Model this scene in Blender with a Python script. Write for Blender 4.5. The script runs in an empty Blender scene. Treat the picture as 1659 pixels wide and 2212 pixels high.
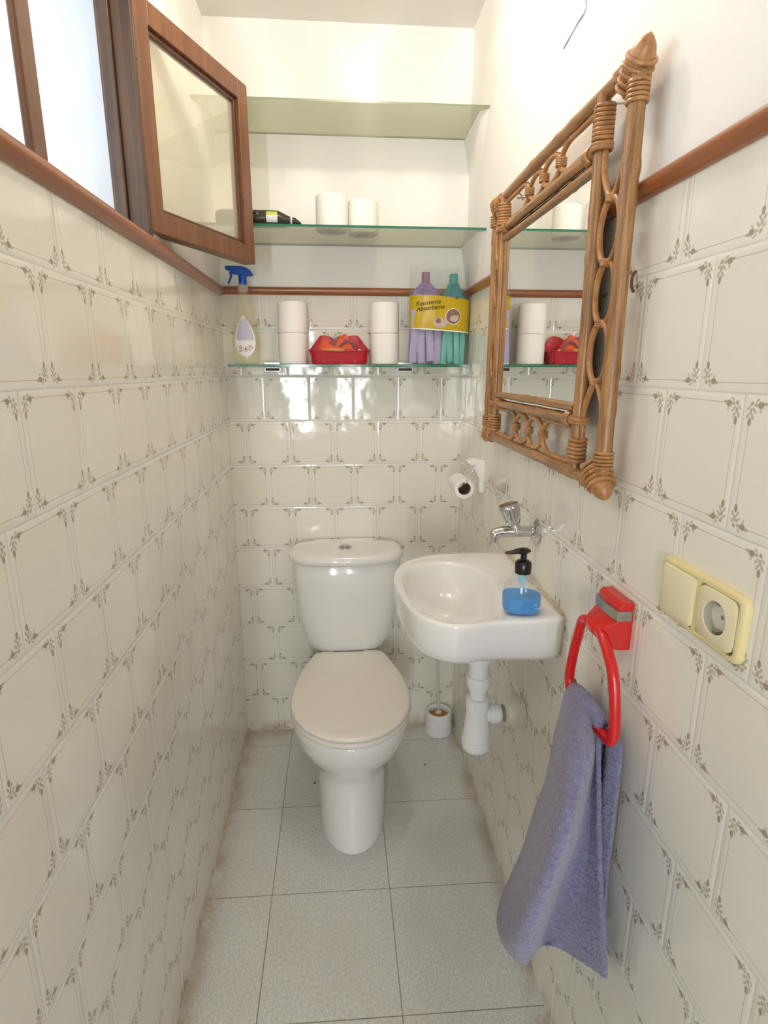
import bpy, bmesh, math, random
from mathutils import Vector, Matrix, Euler
random.seed(7)
PI = math.pi
SC = bpy.context.scene
COL = SC.collection
W = 0.8007          # room width
CEIL = 2.36
TS = 0.15           # wall tile
Z0 = 1.3447         # height of one tile course line
RAIL0, RAIL1 = 1.597, 1.625

# ------------------------------------------------------------------ camera
cam_d = bpy.data.cameras.new('camera')
cam = bpy.data.objects.new('camera', cam_d)
COL.objects.link(cam)
cam.location = (0.3713, -1.9886, 1.3702)
cam.rotation_euler = (1.32448, -0.00017, -0.079455)
cam_d.sensor_fit = 'HORIZONTAL'
cam_d.sensor_width = 36.0
cam_d.lens = 1233.64 / 1659.0 * 36.0
cam_d.clip_start = 0.02
SC.camera = cam

# ------------------------------------------------------------------ world / lights / exposure
SC.view_settings.view_transform = 'Standard'
SC.view_settings.look = 'None'
SC.view_settings.gamma = 1.0
SC.view_settings.use_curve_mapping = False
SC.view_settings.exposure = 2.24
SC.cycles.use_denoising = True
SC.cycles.max_bounces = 14
SC.cycles.diffuse_bounces = 6
SC.cycles.glossy_bounces = 6
SC.cycles.transmission_bounces = 10
SC.cycles.transparent_max_bounces = 24
SC.cycles.caustics_reflective = False
SC.cycles.caustics_refractive = False
SC.cycles.sample_clamp_indirect = 6.0

world = bpy.data.worlds.new('daylight')
SC.world = world
world.use_nodes = True
wn = world.node_tree.nodes
wn['Background'].inputs[0].default_value = (0.86, 0.93, 1.0, 1)
wn['Background'].inputs[1].default_value = 0.65

LAMP_POS = (0.46, -0.80, 2.285)
lamp_power, lamp_col = 1.9, (1.0, 0.87, 0.69)
hall_power, hall_col = 112.0, (0.965, 1.0, 0.985)
hallstrip_power = 5.0
sky_power = 0.28

def area(name, loc, rot, sx, sy, power, col):
    l = bpy.data.lights.new(name, 'AREA')
    l.shape = 'RECTANGLE'; l.size = sx; l.size_y = sy
    l.energy = power; l.color = col
    o = bpy.data.objects.new(name, l)
    o.location = loc; o.rotation_euler = rot
    COL.objects.link(o)
    return o

# unseen lights added in the hallway: overhead fill, and strips mirrored in back tiles
area('hall_fill_light', (0.45, -3.1, 2.37), (0, 0, 0), 0.9, 0.9, hall_power, hall_col)
area('hall_strip_light', (0.0, -4.05, 1.25), (PI / 2, 0, 0), 0.065, 1.0, hallstrip_power, (0.93, 0.97, 1.0))
area('hall_strip_light_far', (0.50, -4.05, 1.20), (PI / 2, 0, 0), 0.035, 0.7, 1.2, (0.93, 0.97, 1.0))
# daylight arriving at the outside of the little window
area('window_daylight', (-0.62, -1.05, 1.98), (0, -PI / 2, 0), 0.9, 1.3, sky_power, (0.85, 0.92, 1.0))

# ------------------------------------------------------------------ helpers
def newmat(name):
    m = bpy.data.materials.new(name)
    m.use_nodes = True
    return m, m.node_tree, m.node_tree.nodes['Principled BSDF']

def setp(b, **k):
    names = {'col': 'Base Color', 'rough': 'Roughness', 'metal': 'Metallic', 'coat': 'Coat Weight',
             'ior': 'IOR', 'trans': 'Transmission Weight', 'spec': 'Specular IOR Level', 'alpha': 'Alpha',
             'sss': 'Subsurface Weight', 'sheen': 'Sheen Weight', 'coatr': 'Coat Roughness'}
    for a, v in k.items():
        b.inputs[names[a]].default_value = (*v, 1) if a == 'col' else v

def plain(name, col, rough=0.5, bump=0.0, bscale=60, var=0.0, **k):
    m, nt, b = newmat(name)
    setp(b, col=col, rough=rough, **k)
    tc = nt.nodes.new('ShaderNodeTexCoord')
    nz = nt.nodes.new('ShaderNodeTexNoise')
    nz.inputs['Scale'].default_value = bscale
    nz.inputs['Detail'].default_value = 5
    nt.links.new(tc.outputs['Object'], nz.inputs['Vector'])
    if var > 0:
        cr = nt.nodes.new('ShaderNodeMix'); cr.data_type = 'RGBA'
        cr.inputs[6].default_value = (*[c * (1 - var) for c in col], 1)
        cr.inputs[7].default_value = (*[min(1, c * (1 + var)) for c in col], 1)
        nt.links.new(nz.outputs['Fac'], cr.inputs[0])
        nt.links.new(cr.outputs[2], b.inputs['Base Color'])
    if bump > 0:
        bp = nt.nodes.new('ShaderNodeBump')
        bp.inputs['Strength'].default_value = 1.0
        bp.inputs['Distance'].default_value = bump
        nt.links.new(nz.outputs['Fac'], bp.inputs['Height'])
        nt.links.new(bp.outputs[0], b.inputs['Normal'])
    return m

def clearmat(name, tint, diff_col=(0.8, 0.8, 0.8), diff=0.1, rough=0.03, ior=1.45, bump=0.0, bscale=20, gl=1.0):
    """thin clear sheet: tinted see-through + a little haze + fresnel shine"""
    m = bpy.data.materials.new(name); m.use_nodes = True
    nt = m.node_tree; nt.nodes.clear()
    out = nt.nodes.new('ShaderNodeOutputMaterial')
    tr = nt.nodes.new('ShaderNodeBsdfTransparent'); tr.inputs[0].default_value = (*tint, 1)
    df = nt.nodes.new('ShaderNodeBsdfDiffuse'); df.inputs[0].default_value = (*diff_col, 1)
    gs = nt.nodes.new('ShaderNodeBsdfGlossy'); gs.inputs['Roughness'].default_value = rough
    gs.inputs[0].default_value = (gl, gl, gl, 1)
    fr = nt.nodes.new('ShaderNodeFresnel'); fr.inputs[0].default_value = ior
    m1 = nt.nodes.new('ShaderNodeMixShader'); m1.inputs[0].default_value = diff
    m2 = nt.nodes.new('ShaderNodeMixShader')
    nt.links.new(tr.outputs[0], m1.inputs[1]); nt.links.new(df.outputs[0], m1.inputs[2])
    ge = nt.nodes.new('ShaderNodeNewGeometry')
    inv = nt.nodes.new('ShaderNodeMath'); inv.operation = 'SUBTRACT'; inv.inputs[0].default_value = 1.0
    nt.links.new(ge.outputs['Backfacing'], inv.inputs[1])
    mul = nt.nodes.new('ShaderNodeMath'); mul.operation = 'MULTIPLY'
    nt.links.new(fr.outputs[0], mul.inputs[0]); nt.links.new(inv.outputs[0], mul.inputs[1])
    nt.links.new(mul.outputs[0], m2.inputs[0])
    nt.links.new(m1.outputs[0], m2.inputs[1]); nt.links.new(gs.outputs[0], m2.inputs[2])
    nt.links.new(m2.outputs[0], out.inputs[0])
    if bump > 0:
        tc = nt.nodes.new('ShaderNodeTexCoord'); nz = nt.nodes.new('ShaderNodeTexNoise')
        nz.inputs['Scale'].default_value = bscale; nz.inputs['Detail'].default_value = 3
        bp = nt.nodes.new('ShaderNodeBump'); bp.inputs['Distance'].default_value = bump; bp.inputs['Strength'].default_value = 1
        nt.links.new(tc.outputs['Object'], nz.inputs['Vector']); nt.links.new(nz.outputs['Fac'], bp.inputs['Height'])
        nt.links.new(bp.outputs[0], gs.inputs['Normal']); nt.links.new(bp.outputs[0], fr.inputs['Normal'])
    return m

class NT:
    """small node-math helper"""
    def __init__(s, nt): s.nt = nt
    def val(s, sock, v):
        if isinstance(v, (int, float)): sock.default_value = v
        else: s.nt.links.new(v, sock)
    def m(s, op, a, b=0.0, c=None):
        n = s.nt.nodes.new('ShaderNodeMath'); n.operation = op
        s.val(n.inputs[0], a); s.val(n.inputs[1], b)
        if c is not None: s.val(n.inputs[2], c)
        return n.outputs[0]
    def comb(s, x, y, z=0.0):
        n = s.nt.nodes.new('ShaderNodeCombineXYZ')
        s.val(n.inputs[0], x); s.val(n.inputs[1], y); s.val(n.inputs[2], z)
        return n.outputs[0]
    def mr(s, v, a, b, c=0.0, d=1.0, smooth=True):
        n = s.nt.nodes.new('ShaderNodeMapRange')
        n.interpolation_type = 'SMOOTHSTEP' if smooth else 'LINEAR'
        s.val(n.inputs[0], v)
        for i, x in enumerate((a, b, c, d)): n.inputs[i + 1].default_value = x
        return n.outputs[0]
    def noise(s, vec, scale, detail=3, rough=0.5):
        n = s.nt.nodes.new('ShaderNodeTexNoise'); n.inputs['Scale'].default_value = scale
        n.inputs['Detail'].default_value = detail; n.inputs['Roughness'].default_value = rough
        s.nt.links.new(vec, n.inputs['Vector'])
        return n.outputs['Fac']
    def mix(s, f, a, b):
        n = s.nt.nodes.new('ShaderNodeMix'); n.data_type = 'RGBA'
        s.val(n.inputs[0], f)
        for i, c in ((6, a), (7, b)):
            if isinstance(c, tuple): n.inputs[i].default_value = (*c, 1)
            else: s.nt.links.new(c, n.inputs[i])
        return n.outputs[2]

LEAVES = [(.0108, .0290, .0023, .0042, 0.05, 1.0), (.0072, .0228, .0015, .0032, 0.6, .7), (.0142, .0232, .0014, .0034, -0.6, .7),
          (.0108, .0178, .0017, .0030, 0.1, .8), (.0068, .0150, .0014, .0030, 0.9, .6), (.0158, .0168, .0015, .0040, -0.8, .65),
          (.0112, .0100, .0019, .0026, 0.8, .8), (.0175, .0112, .0016, .0028, 1.5, .75), (.0190, .0066, .0014, .0030, 1.0, .6),
          (.0245, .0112, .0040, .0033, 0.0, 1.0), (.0245, .0165, .0013, .0028, -0.5, .55), (.0305, .0098, .0028, .0015, 0.1, .8)]

def tile_mat(name, axis, phase):
    m, nt, b = newmat(name)
    N = NT(nt)
    tc = nt.nodes.new('ShaderNodeTexCoord'); sx = nt.nodes.new('ShaderNodeSeparateXYZ')
    nt.links.new(tc.outputs['Object'], sx.inputs[0])
    u = sx.outputs[0 if axis == 'x' else 1]; z = sx.outputs[2]
    pos = tc.outputs['Object']
    wob = N.m('MULTIPLY', N.m('SUBTRACT', N.noise(pos, 3.0, 1), 0.5), 0.006)
    zz = N.m('ADD', z, wob)
    r = N.m('DIVIDE', N.m('SUBTRACT', zz, Z0 - 20 * TS), TS)
    row = N.m('FLOOR', r); fr = N.m('FRACT', r)
    par = N.m('MODULO', row, 2.0)
    # even rows (row 20 sits on Z0) use the phase as it is
    uu = N.m('ADD', N.m('DIVIDE', N.m('SUBTRACT', u, phase - 40 * TS), TS), N.m('MULTIPLY', par, 0.5))
    rj = nt.nodes.new('ShaderNodeTexWhiteNoise'); rj.noise_dimensions = '1D'; nt.links.new(row, rj.inputs['W'])
    uu = N.m('ADD', uu, N.m('MULTIPLY', N.m('SUBTRACT', rj.outputs['Value'], 0.5), 0.05))
    col = N.m('FLOOR', uu); fu = N.m('FRACT', uu)
    a = N.m('MULTIPLY', N.m('MINIMUM', fu, N.m('SUBTRACT', 1.0, fu)), TS)
    bb = N.m('MULTIPLY', N.m('MINIMUM', fr, N.m('SUBTRACT', 1.0, fr)), TS)
    d = N.m('MINIMUM', a, bb); mx = N.m('MAXIMUM', a, bb)
    wn_ = nt.nodes.new('ShaderNodeTexWhiteNoise'); wn_.noise_dimensions = '2D'
    nt.links.new(N.comb(row, col), wn_.inputs['Vector'])
    rnd = nt.nodes.new('ShaderNodeSeparateXYZ'); nt.links.new(wn_.outputs['Color'], rnd.inputs[0])
    grout = N.mr(d, 0.0005, 0.0016, 1.0, 0.0)
    line = N.m('MULTIPLY', N.mr(N.m('ABSOLUTE', N.m('SUBTRACT', d, 0.0104)), 0.00025, 0.00075, 1.0, 0.0), N.mr(mx, 0.0325, 0.0345))
    # flower sprays in the four corners
    nzv = nt.nodes.new('ShaderNodeTexNoise'); nzv.inputs['Scale'].default_value = 520; nzv.inputs['Detail'].default_value = 2
    nt.links.new(pos, nzv.inputs['Vector'])
    off = nt.nodes.new('ShaderNodeVectorMath'); off.operation = 'MULTIPLY_ADD'
    nt.links.new(nzv.outputs['Color'], off.inputs[0]); off.inputs[1].default_value = (0.0013,) * 3
    base = nt.nodes.new('ShaderNodeVectorMath'); base.operation = 'SUBTRACT'
    nt.links.new(N.comb(a, bb), base.inputs[0]); base.inputs[1].default_value = (0.00065, 0.00065, 0.0)
    nt.links.new(base.outputs[0], off.inputs[2])
    flat = nt.nodes.new('ShaderNodeVectorMath'); flat.operation = 'MULTIPLY'
    nt.links.new(off.outputs[0], flat.inputs[0]); flat.inputs[1].default_value = (1, 1, 0)
    acc = None
    for (cx, cy, rx, ry, rot, w) in LEAVES:
        mp = nt.nodes.new('ShaderNodeMapping'); mp.vector_type = 'TEXTURE'
        mp.inputs['Location'].default_value = (cx, cy, 0); mp.inputs['Rotation'].default_value = (0, 0, rot)
        mp.inputs['Scale'].default_value = (rx * 1.18, ry * 1.12, 1)
        nt.links.new(flat.outputs[0], mp.inputs['Vector'])
        ln = nt.nodes.new('ShaderNodeVectorMath'); ln.operation = 'LENGTH'
        nt.links.new(mp.outputs[0], ln.inputs[0])
        e = N.mr(ln.outputs['Value'], 0.80, 1.15, w, 0.0)
        acc = e if acc is None else N.m('MAXIMUM', acc, e)
    ctile = N.mix(rnd.outputs[0], (0.83, 0.805, 0.72), (0.86, 0.84, 0.76))
    cedge = N.mix(N.mr(d, 0.001, 0.010), (0.86, 0.85, 0.795), ctile)
    leafc = N.mix(N.noise(pos, 160, 2), (0.22, 0.20, 0.095), (0.38, 0.31, 0.21))
    c1 = N.mix(N.m('MULTIPLY', acc, 0.85), cedge, leafc)
    c2 = N.mix(N.m('MULTIPLY', line, 0.62), c1, (0.42, 0.36, 0.28))
    gc = N.mix(N.noise(pos, 9, 3), (0.58, 0.555, 0.48), (0.72, 0.705, 0.64))
    c3 = N.mix(N.m('MULTIPLY', grout, 0.9), c2, gc)
    # old dirt gathered low on the wall
    dirt = N.m('MULTIPLY', N.mr(z, 0.0, 0.06, 1.0, 0.0), N.mr(N.noise(pos, 14, 5), 0.42, 0.62))
    c4 = N.mix(N.m('MULTIPLY', dirt, 0.55), c3, (0.42, 0.31, 0.18))
    nt.links.new(c4, b.inputs['Base Color'])
    nt.links.new(N.mr(grout, 0, 1, 0.09, 0.6), b.inputs['Roughness'])
    b.inputs['Specular IOR Level'].default_value = 0.55
    pil = N.m('MULTIPLY', N.mr(d, 0.0, 0.006), 0.0005)
    wav = N.m('MULTIPLY', N.noise(pos, 9.0, 2), 0.0022)
    wav2 = N.m('MULTIPLY', N.noise(pos, 38.0, 2), 0.00022)
    tl1 = N.m('MULTIPLY', N.m('MULTIPLY', N.m('SUBTRACT', rnd.outputs[1], 0.5), 0.0022), fu)
    tl2 = N.m('MULTIPLY', N.m('MULTIPLY', N.m('SUBTRACT', rnd.outputs[2], 0.5), 0.0022), fr)
    h = N.m('ADD', N.m('ADD', N.m('ADD', pil, wav), wav2), N.m('ADD', tl1, tl2))
    bp = nt.nodes.new('ShaderNodeBump'); bp.inputs['Distance'].default_value = 1.0; bp.inputs['Strength'].default_value = 1.0
    nt.links.new(h, bp.inputs['Height']); nt.links.new(bp.outputs[0], b.inputs['Normal'])
    return m

def floor_mat():
    m, nt, b = newmat('floor_tile')
    N = NT(nt)
    S = 0.316
    tc = nt.nodes.new('ShaderNodeTexCoord'); sx = nt.nodes.new('ShaderNodeSeparateXYZ')
    nt.links.new(tc.outputs['Object'], sx.inputs[0]); pos = tc.outputs['Object']
    x, y = sx.outputs[0], sx.outputs[1]
    yr = N.m('ADD', y, N.m('MULTIPLY', x, 0.012))
    ux = N.m('DIVIDE', N.m('SUBTRACT', x, 0.1708 - 10 * S), S); uy = N.m('DIVIDE', N.m('SUBTRACT', yr, -0.104 - 20 * S + 0.004), S)
    fx, fy = N.m('FRACT', ux), N.m('FRACT', uy)
    d = N.m('MULTIPLY', N.m('MINIMUM', N.m('MINIMUM', fx, N.m('SUBTRACT', 1.0, fx)), N.m('MINIMUM', fy, N.m('SUBTRACT', 1.0, fy))), S)
    grout = N.mr(d, 0.0006, 0.0017, 1.0, 0.0)
    wn_ = nt.nodes.new('ShaderNodeTexWhiteNoise'); wn_.noise_dimensions = '2D'
    nt.links.new(N.comb(N.m('FLOOR', ux), N.m('FLOOR', uy)), wn_.inputs['Vector'])
    c0 = N.mix(wn_.outputs['Value'], (0.60, 0.605, 0.60), (0.645, 0.65, 0.645))
    st = nt.nodes.new('ShaderNodeMapping'); st.inputs['Scale'].default_value = (1.6, 0.8, 1); nt.links.new(pos, st.inputs[0])
    sp = N.mr(N.noise(st.outputs[0], 150, 3, 0.65), 0.44, 0.60)
    c1 = N.mix(sp, c0, (0.75, 0.75, 0.74))
    sp2 = N.mr(N.noise(st.outputs[0], 95, 2, 0.7), 0.62, 0.72)
    c2 = N.mix(N.m('MULTIPLY', sp2, 0.30), c1, (0.47, 0.46, 0.42))
    blot = N.mr(N.noise(pos, 6, 4), 0.35, 0.75)
    c3 = N.mix(N.m('MULTIPLY', blot, 0.22), c2, (0.56, 0.51, 0.44))
    gcol = N.mix(N.noise(pos, 7, 3), (0.16, 0.11, 0.08), (0.42, 0.37, 0.31))
    c4 = N.mix(N.m('MULTIPLY', grout, 0.85), c3, gcol)
    # grime along the foot of the walls
    ed = N.m('MINIMUM', N.m('MINIMUM', x, N.m('SUBTRACT', W, x)), N.m('MULTIPLY', y, -0.6))
    gr = N.m('MULTIPLY', N.mr(ed, 0.0, 0.055, 1.0, 0.0), N.mr(N.noise(pos, 11, 5), 0.30, 0.62))
    c5 = N.mix(N.m('MULTIPLY', gr, 0.6), c4, (0.34, 0.25, 0.14))
    nt.links.new(c5, b.inputs['Base Color'])
    b.inputs['Roughness'].default_value = 0.42
    h = N.m('ADD', N.m('MULTIPLY', N.noise(st.outputs[0], 170, 3), 0.0006), N.m('MULTIPLY', grout, -0.0008))
    bp = nt.nodes.new('ShaderNodeBump'); bp.inputs['Distance'].default_value = 1.0; bp.inputs['Strength'].default_value = 1.0
    nt.links.new(h, bp.inputs['Height']); nt.links.new(bp.outputs[0], b.inputs['Normal'])
    return m

def wood_mat(name, c1, c2, rough=0.38, axis='z', scale=1.0, old=0.0, coat=0.2):
    m, nt, b = newmat(name)
    N = NT(nt)
    tc = nt.nodes.new('ShaderNodeTexCoord')
    mp = nt.nodes.new('ShaderNodeMapping')
    s = {'x': (3, 60, 60), 'y': (60, 3, 60), 'z': (60, 60, 3)}[axis]
    mp.inputs['Scale'].default_value = tuple(v * scale for v in s)
    nt.links.new(tc.outputs['Object'], mp.inputs[0])
    f = N.noise(mp.outputs[0], 1.0, 6, 0.6)
    c = N.mix(N.mr(f, 0.3, 0.7), c1, c2)
    if old > 0:
        g = N.mr(N.noise(tc.outputs['Object'], 14, 5, 0.7), 0.45, 0.7)
        c = N.mix(N.m('MULTIPLY', g, old), c, tuple(v * 0.35 for v in c1))
    nt.links.new(c, b.inputs['Base Color'])
    setp(b, rough=rough, coat=coat, coatr=0.25)
    bp = nt.nodes.new('ShaderNodeBump'); bp.inputs['Distance'].default_value = 0.0006; bp.inputs['Strength'].default_value = 1.0
    nt.links.new(f, bp.inputs['Height']); nt.links.new(bp.outputs[0], b.inputs['Normal'])
    return m

M = {}
M['tile_x'] = tile_mat('glazed_tile_back', 'x', 0.1276 + 0.0 - 0.075)
M['tile_l'] = tile_mat('glazed_tile_left', 'y', -1.2008)
M['tile_r'] = tile_mat('glazed_tile_right', 'y', -1.1792)
M['plaster'] = plain('white_plaster', (0.90, 0.89, 0.87), 0.75, bump=0.004, bscale=7)
M['ceiling'] = plain('ceiling_paint', (0.80, 0.785, 0.76), 0.85, bump=0.003, bscale=8)
M['reveal'] = plain('reveal_plaster', (0.62, 0.65, 0.68), 0.85, bump=0.006, bscale=9)
M['floor'] = floor_mat()
M['trimwood'] = wood_mat('trim_wood', (0.27, 0.078, 0.024), (0.38, 0.125, 0.042), 0.3, 'y', coat=0.5)
M['trimwood_x'] = wood_mat('trim_wood_back', (0.27, 0.078, 0.024), (0.38, 0.125, 0.042), 0.3, 'x', coat=0.5)
M['sashwood'] = wood_mat('sash_wood', (0.140, 0.050, 0.018), (0.205, 0.082, 0.031), 0.42, 'z')
M['framewood'] = wood_mat('frame_wood', (0.050, 0.023, 0.010), (0.120, 0.055, 0.022), 0.5, 'z', old=0.6)
M['porcelain'] = plain('porcelain', (0.86, 0.86, 0.855), 0.12, coat=0.6, coatr=0.05, spec=0.5)
M['seat'] = plain('seat_plastic', (0.84, 0.80, 0.74), 0.22, spec=0.5)
M['chrome'] = plain('chrome', (0.60, 0.60, 0.61), 0.16, metal=1.0, bump=0.0001, bscale=300)
M['steel'] = plain('brushed_steel', (0.42, 0.41, 0.37), 0.32, metal=1.0)
M['white_plastic'] = plain('white_plastic', (0.84, 0.85, 0.87), 0.35)
M['white_metal'] = plain('white_enamel', (0.88, 0.87, 0.86), 0.25)
M['cream'] = plain('cream_plastic', (0.80, 0.73, 0.50), 0.3)
M['cream_frame'] = plain('aged_cream_plastic', (0.78, 0.67, 0.36), 0.3)
M['sock_in'] = plain('socket_well', (0.42, 0.42, 0.33), 0.4)
M['black'] = plain('black_plastic', (0.012, 0.010, 0.010), 0.25)
M['dark'] = plain('dark_gap', (0.05, 0.035, 0.03), 0.7)
M['red'] = plain('red_plastic', (0.62, 0.006, 0.008), 0.22, coat=0.3)
M['basket'] = plain('red_tub_plastic', (0.50, 0.012, 0.028), 0.4)
M['paper'] = plain('toilet_paper', (0.93, 0.91, 0.88), 0.95, bump=0.0008, bscale=160)
M['card'] = plain('cardboard', (0.20, 0.13, 0.10), 0.9)
M['brushorange'] = plain('rusty_bristles', (0.50, 0.22, 0.06), 0.9, bump=0.003, bscale=200, var=0.5)
M['ivory'] = plain('ivory_plastic', (0.74, 0.71, 0.60), 0.4)
M['blue'] = plain('blue_plastic', (0.0, 0.075, 0.52), 0.3)
M['blue_light'] = plain('lighter_blue_plastic', (0.0, 0.17, 0.55), 0.3)
M['rag'] = plain('orange_cloth', (0.72, 0.12, 0.045), 0.9, bump=0.001, bscale=220, var=0.2)
M['purple'] = plain('purple_trim', (0.20, 0.10, 0.22), 0.8)
M['sponge'] = plain('ochre_sponge', (0.62, 0.38, 0.10), 0.9, bump=0.001, bscale=300)
M['mop_p'] = plain('lilac_mop_cloth', (0.42, 0.38, 0.60), 0.95, bump=0.0012, bscale=180, var=0.2)
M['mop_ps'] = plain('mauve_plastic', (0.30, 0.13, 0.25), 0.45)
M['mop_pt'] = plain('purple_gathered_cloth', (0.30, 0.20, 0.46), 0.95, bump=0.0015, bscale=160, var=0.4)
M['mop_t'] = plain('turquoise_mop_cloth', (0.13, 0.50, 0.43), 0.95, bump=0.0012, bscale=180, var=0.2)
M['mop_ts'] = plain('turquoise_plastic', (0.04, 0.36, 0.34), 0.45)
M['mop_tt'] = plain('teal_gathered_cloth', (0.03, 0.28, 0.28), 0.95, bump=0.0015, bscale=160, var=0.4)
M['label_y'] = plain('yellow_print', (0.55, 0.38, 0.008), 0.3)
M['ink'] = plain('dark_ink', (0.05, 0.035, 0.01), 0.5)
M['print1'] = plain('brown_photo_print', (0.24, 0.14, 0.11), 0.4, var=0.5, bscale=90)
M['print2'] = plain('pale_photo_print', (0.55, 0.42, 0.36), 0.4, var=0.4, bscale=120)
M['white'] = plain('white_print', (0.85, 0.85, 0.86), 0.5)
M['lavender'] = plain('pale_lavender_print', (0.52, 0.52, 0.66), 0.5, var=0.15, bscale=500)
M['greyp'] = plain('grey_print', (0.35, 0.36, 0.38), 0.5)
M['redp'] = plain('red_print', (0.75, 0.13, 0.08), 0.5)
M['yellowg'] = plain('yellow_green_print', (0.55, 0.60, 0.08), 0.5, var=0.3, bscale=400)
M['darkbottle'] = plain('dark_olive_plastic', (0.035, 0.032, 0.022), 0.3)
M['wire'] = plain('dark_wire', (0.20, 0.17, 0.17), 0.35, metal=0.7)
M['hinge'] = plain('painted_hinge', (0.09, 0.04, 0.022), 0.45, bump=0.0005, bscale=120)
M['speck'] = plain('dirt_speck', (0.02, 0.015, 0.01), 0.9)
M['caulk'] = plain('stained_caulk', (0.62, 0.50, 0.34), 0.7, var=0.35, bscale=40)
M['bagmat'] = clearmat('clear_film', (0.975, 0.975, 0.975), diff=0.06, rough=0.06, ior=1.5, bump=0.03, bscale=30)
M['pane'] = clearmat('window_glass', (0.95, 0.95, 0.91), (0.92, 0.88, 0.74), diff=0.24, rough=0.01)
M['soapshell'] = clearmat('clear_bottle_plastic', (0.97, 0.975, 0.98), diff=0.10, diff_col=(0.80, 0.82, 0.86), rough=0.05)
M['sprayshell'] = clearmat('frosted_bottle_plastic', (0.96, 0.95, 0.88), diff=0.10, diff_col=(0.80, 0.78, 0.62), rough=0.12)
M['spraycap'] = clearmat('clear_collar', (0.85, 0.80, 0.76), diff=0.35, diff_col=(0.75, 0.7, 0.68), rough=0.1)
M['shelftop'] = clearmat('shelf_glass', (0.76, 0.785, 0.70), (0.66, 0.64, 0.48), diff=0.28, rough=0.03)
M['shelfedge'] = plain('green_glass_edge', (0.03, 0.17, 0.11), 0.12)
M['shelfedge_old'] = plain('olive_glass_edge', (0.22, 0.25, 0.16), 0.3)
M['soap'] = plain('blue_soap', (0.0, 0.27, 0.72), 0.3, spec=0.15)
M['soaptube'] = plain('pale_blue_tube', (0.30, 0.66, 0.85), 0.3)
M['mirrorglass'] = plain('mirror_silver', (0.93, 0.94, 0.93), 0.0, metal=1.0)

def rattan(name, a, b_, sc=(55, 55, 55)):
    m, nt, b = newmat(name); N = NT(nt)
    tc = nt.nodes.new('ShaderNodeTexCoord')
    mp = nt.nodes.new('ShaderNodeMapping'); mp.inputs['Scale'].default_value = sc
    nt.links.new(tc.outputs['Object'], mp.inputs[0])
    f = N.noise(mp.outputs[0], 1.0, 6, 0.65)
    g = N.noise(tc.outputs['Object'], 260, 3, 0.6)
    c = N.mix(N.mr(f, 0.32, 0.68), a, b_)
    c = N.mix(N.m('MULTIPLY', N.mr(g, 0.55, 0.75), 0.35), c, tuple(v * 0.45 for v in a))
    nt.links.new(c, b.inputs['Base Color']); setp(b, rough=0.36, coat=0.25, coatr=0.25)
    bp = nt.nodes.new('ShaderNodeBump'); bp.inputs['Distance'].default_value = 0.0008; bp.inputs['Strength'].default_value = 1
    nt.links.new(f, bp.inputs['Height']); nt.links.new(bp.outputs[0], b.inputs['Normal'])
    return m
M['rattan'] = rattan('rattan_cane', (0.21, 0.088, 0.026), (0.46, 0.24, 0.085), (170, 170, 9))
M['rattan_h'] = rattan('rattan_cane_horizontal', (0.21, 0.088, 0.026), (0.44, 0.22, 0.075), (170, 9, 170))
M['rattan_thin'] = rattan('thin_rattan_cane', (0.36, 0.15, 0.045), (0.50, 0.25, 0.09))
M['wrap'] = rattan('rattan_binding', (0.32, 0.135, 0.045), (0.52, 0.27, 0.10))

def towel_mat():
    m, nt, b = newmat('lavender_terry'); N = NT(nt)
    tc = nt.nodes.new('ShaderNodeTexCoord')
    f = N.noise(tc.outputs['Object'], 130, 4, 0.7)
    v = nt.nodes.new('ShaderNodeTexVoronoi'); v.inputs['Scale'].default_value = 420
    nt.links.new(tc.outputs['Object'], v.inputs['Vector'])
    c = N.mix(N.mr(f, 0.3, 0.7), (0.165, 0.160, 0.30), (0.26, 0.255, 0.44))
    nt.links.new(c, b.inputs['Base Color']); setp(b, rough=0.95, sheen=0.5, spec=0.1)
    h = N.m('ADD', N.m('MULTIPLY', f, 0.0035), N.m('MULTIPLY', v.outputs['Distance'], 0.0012))
    bp = nt.nodes.new('ShaderNodeBump'); bp.inputs['Distance'].default_value = 1.0; bp.inputs['Strength'].default_value = 1.0
    nt.links.new(h, bp.inputs['Height']); nt.links.new(bp.outputs[0], b.inputs['Normal'])
    return m
M['towel'] = towel_mat()

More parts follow.
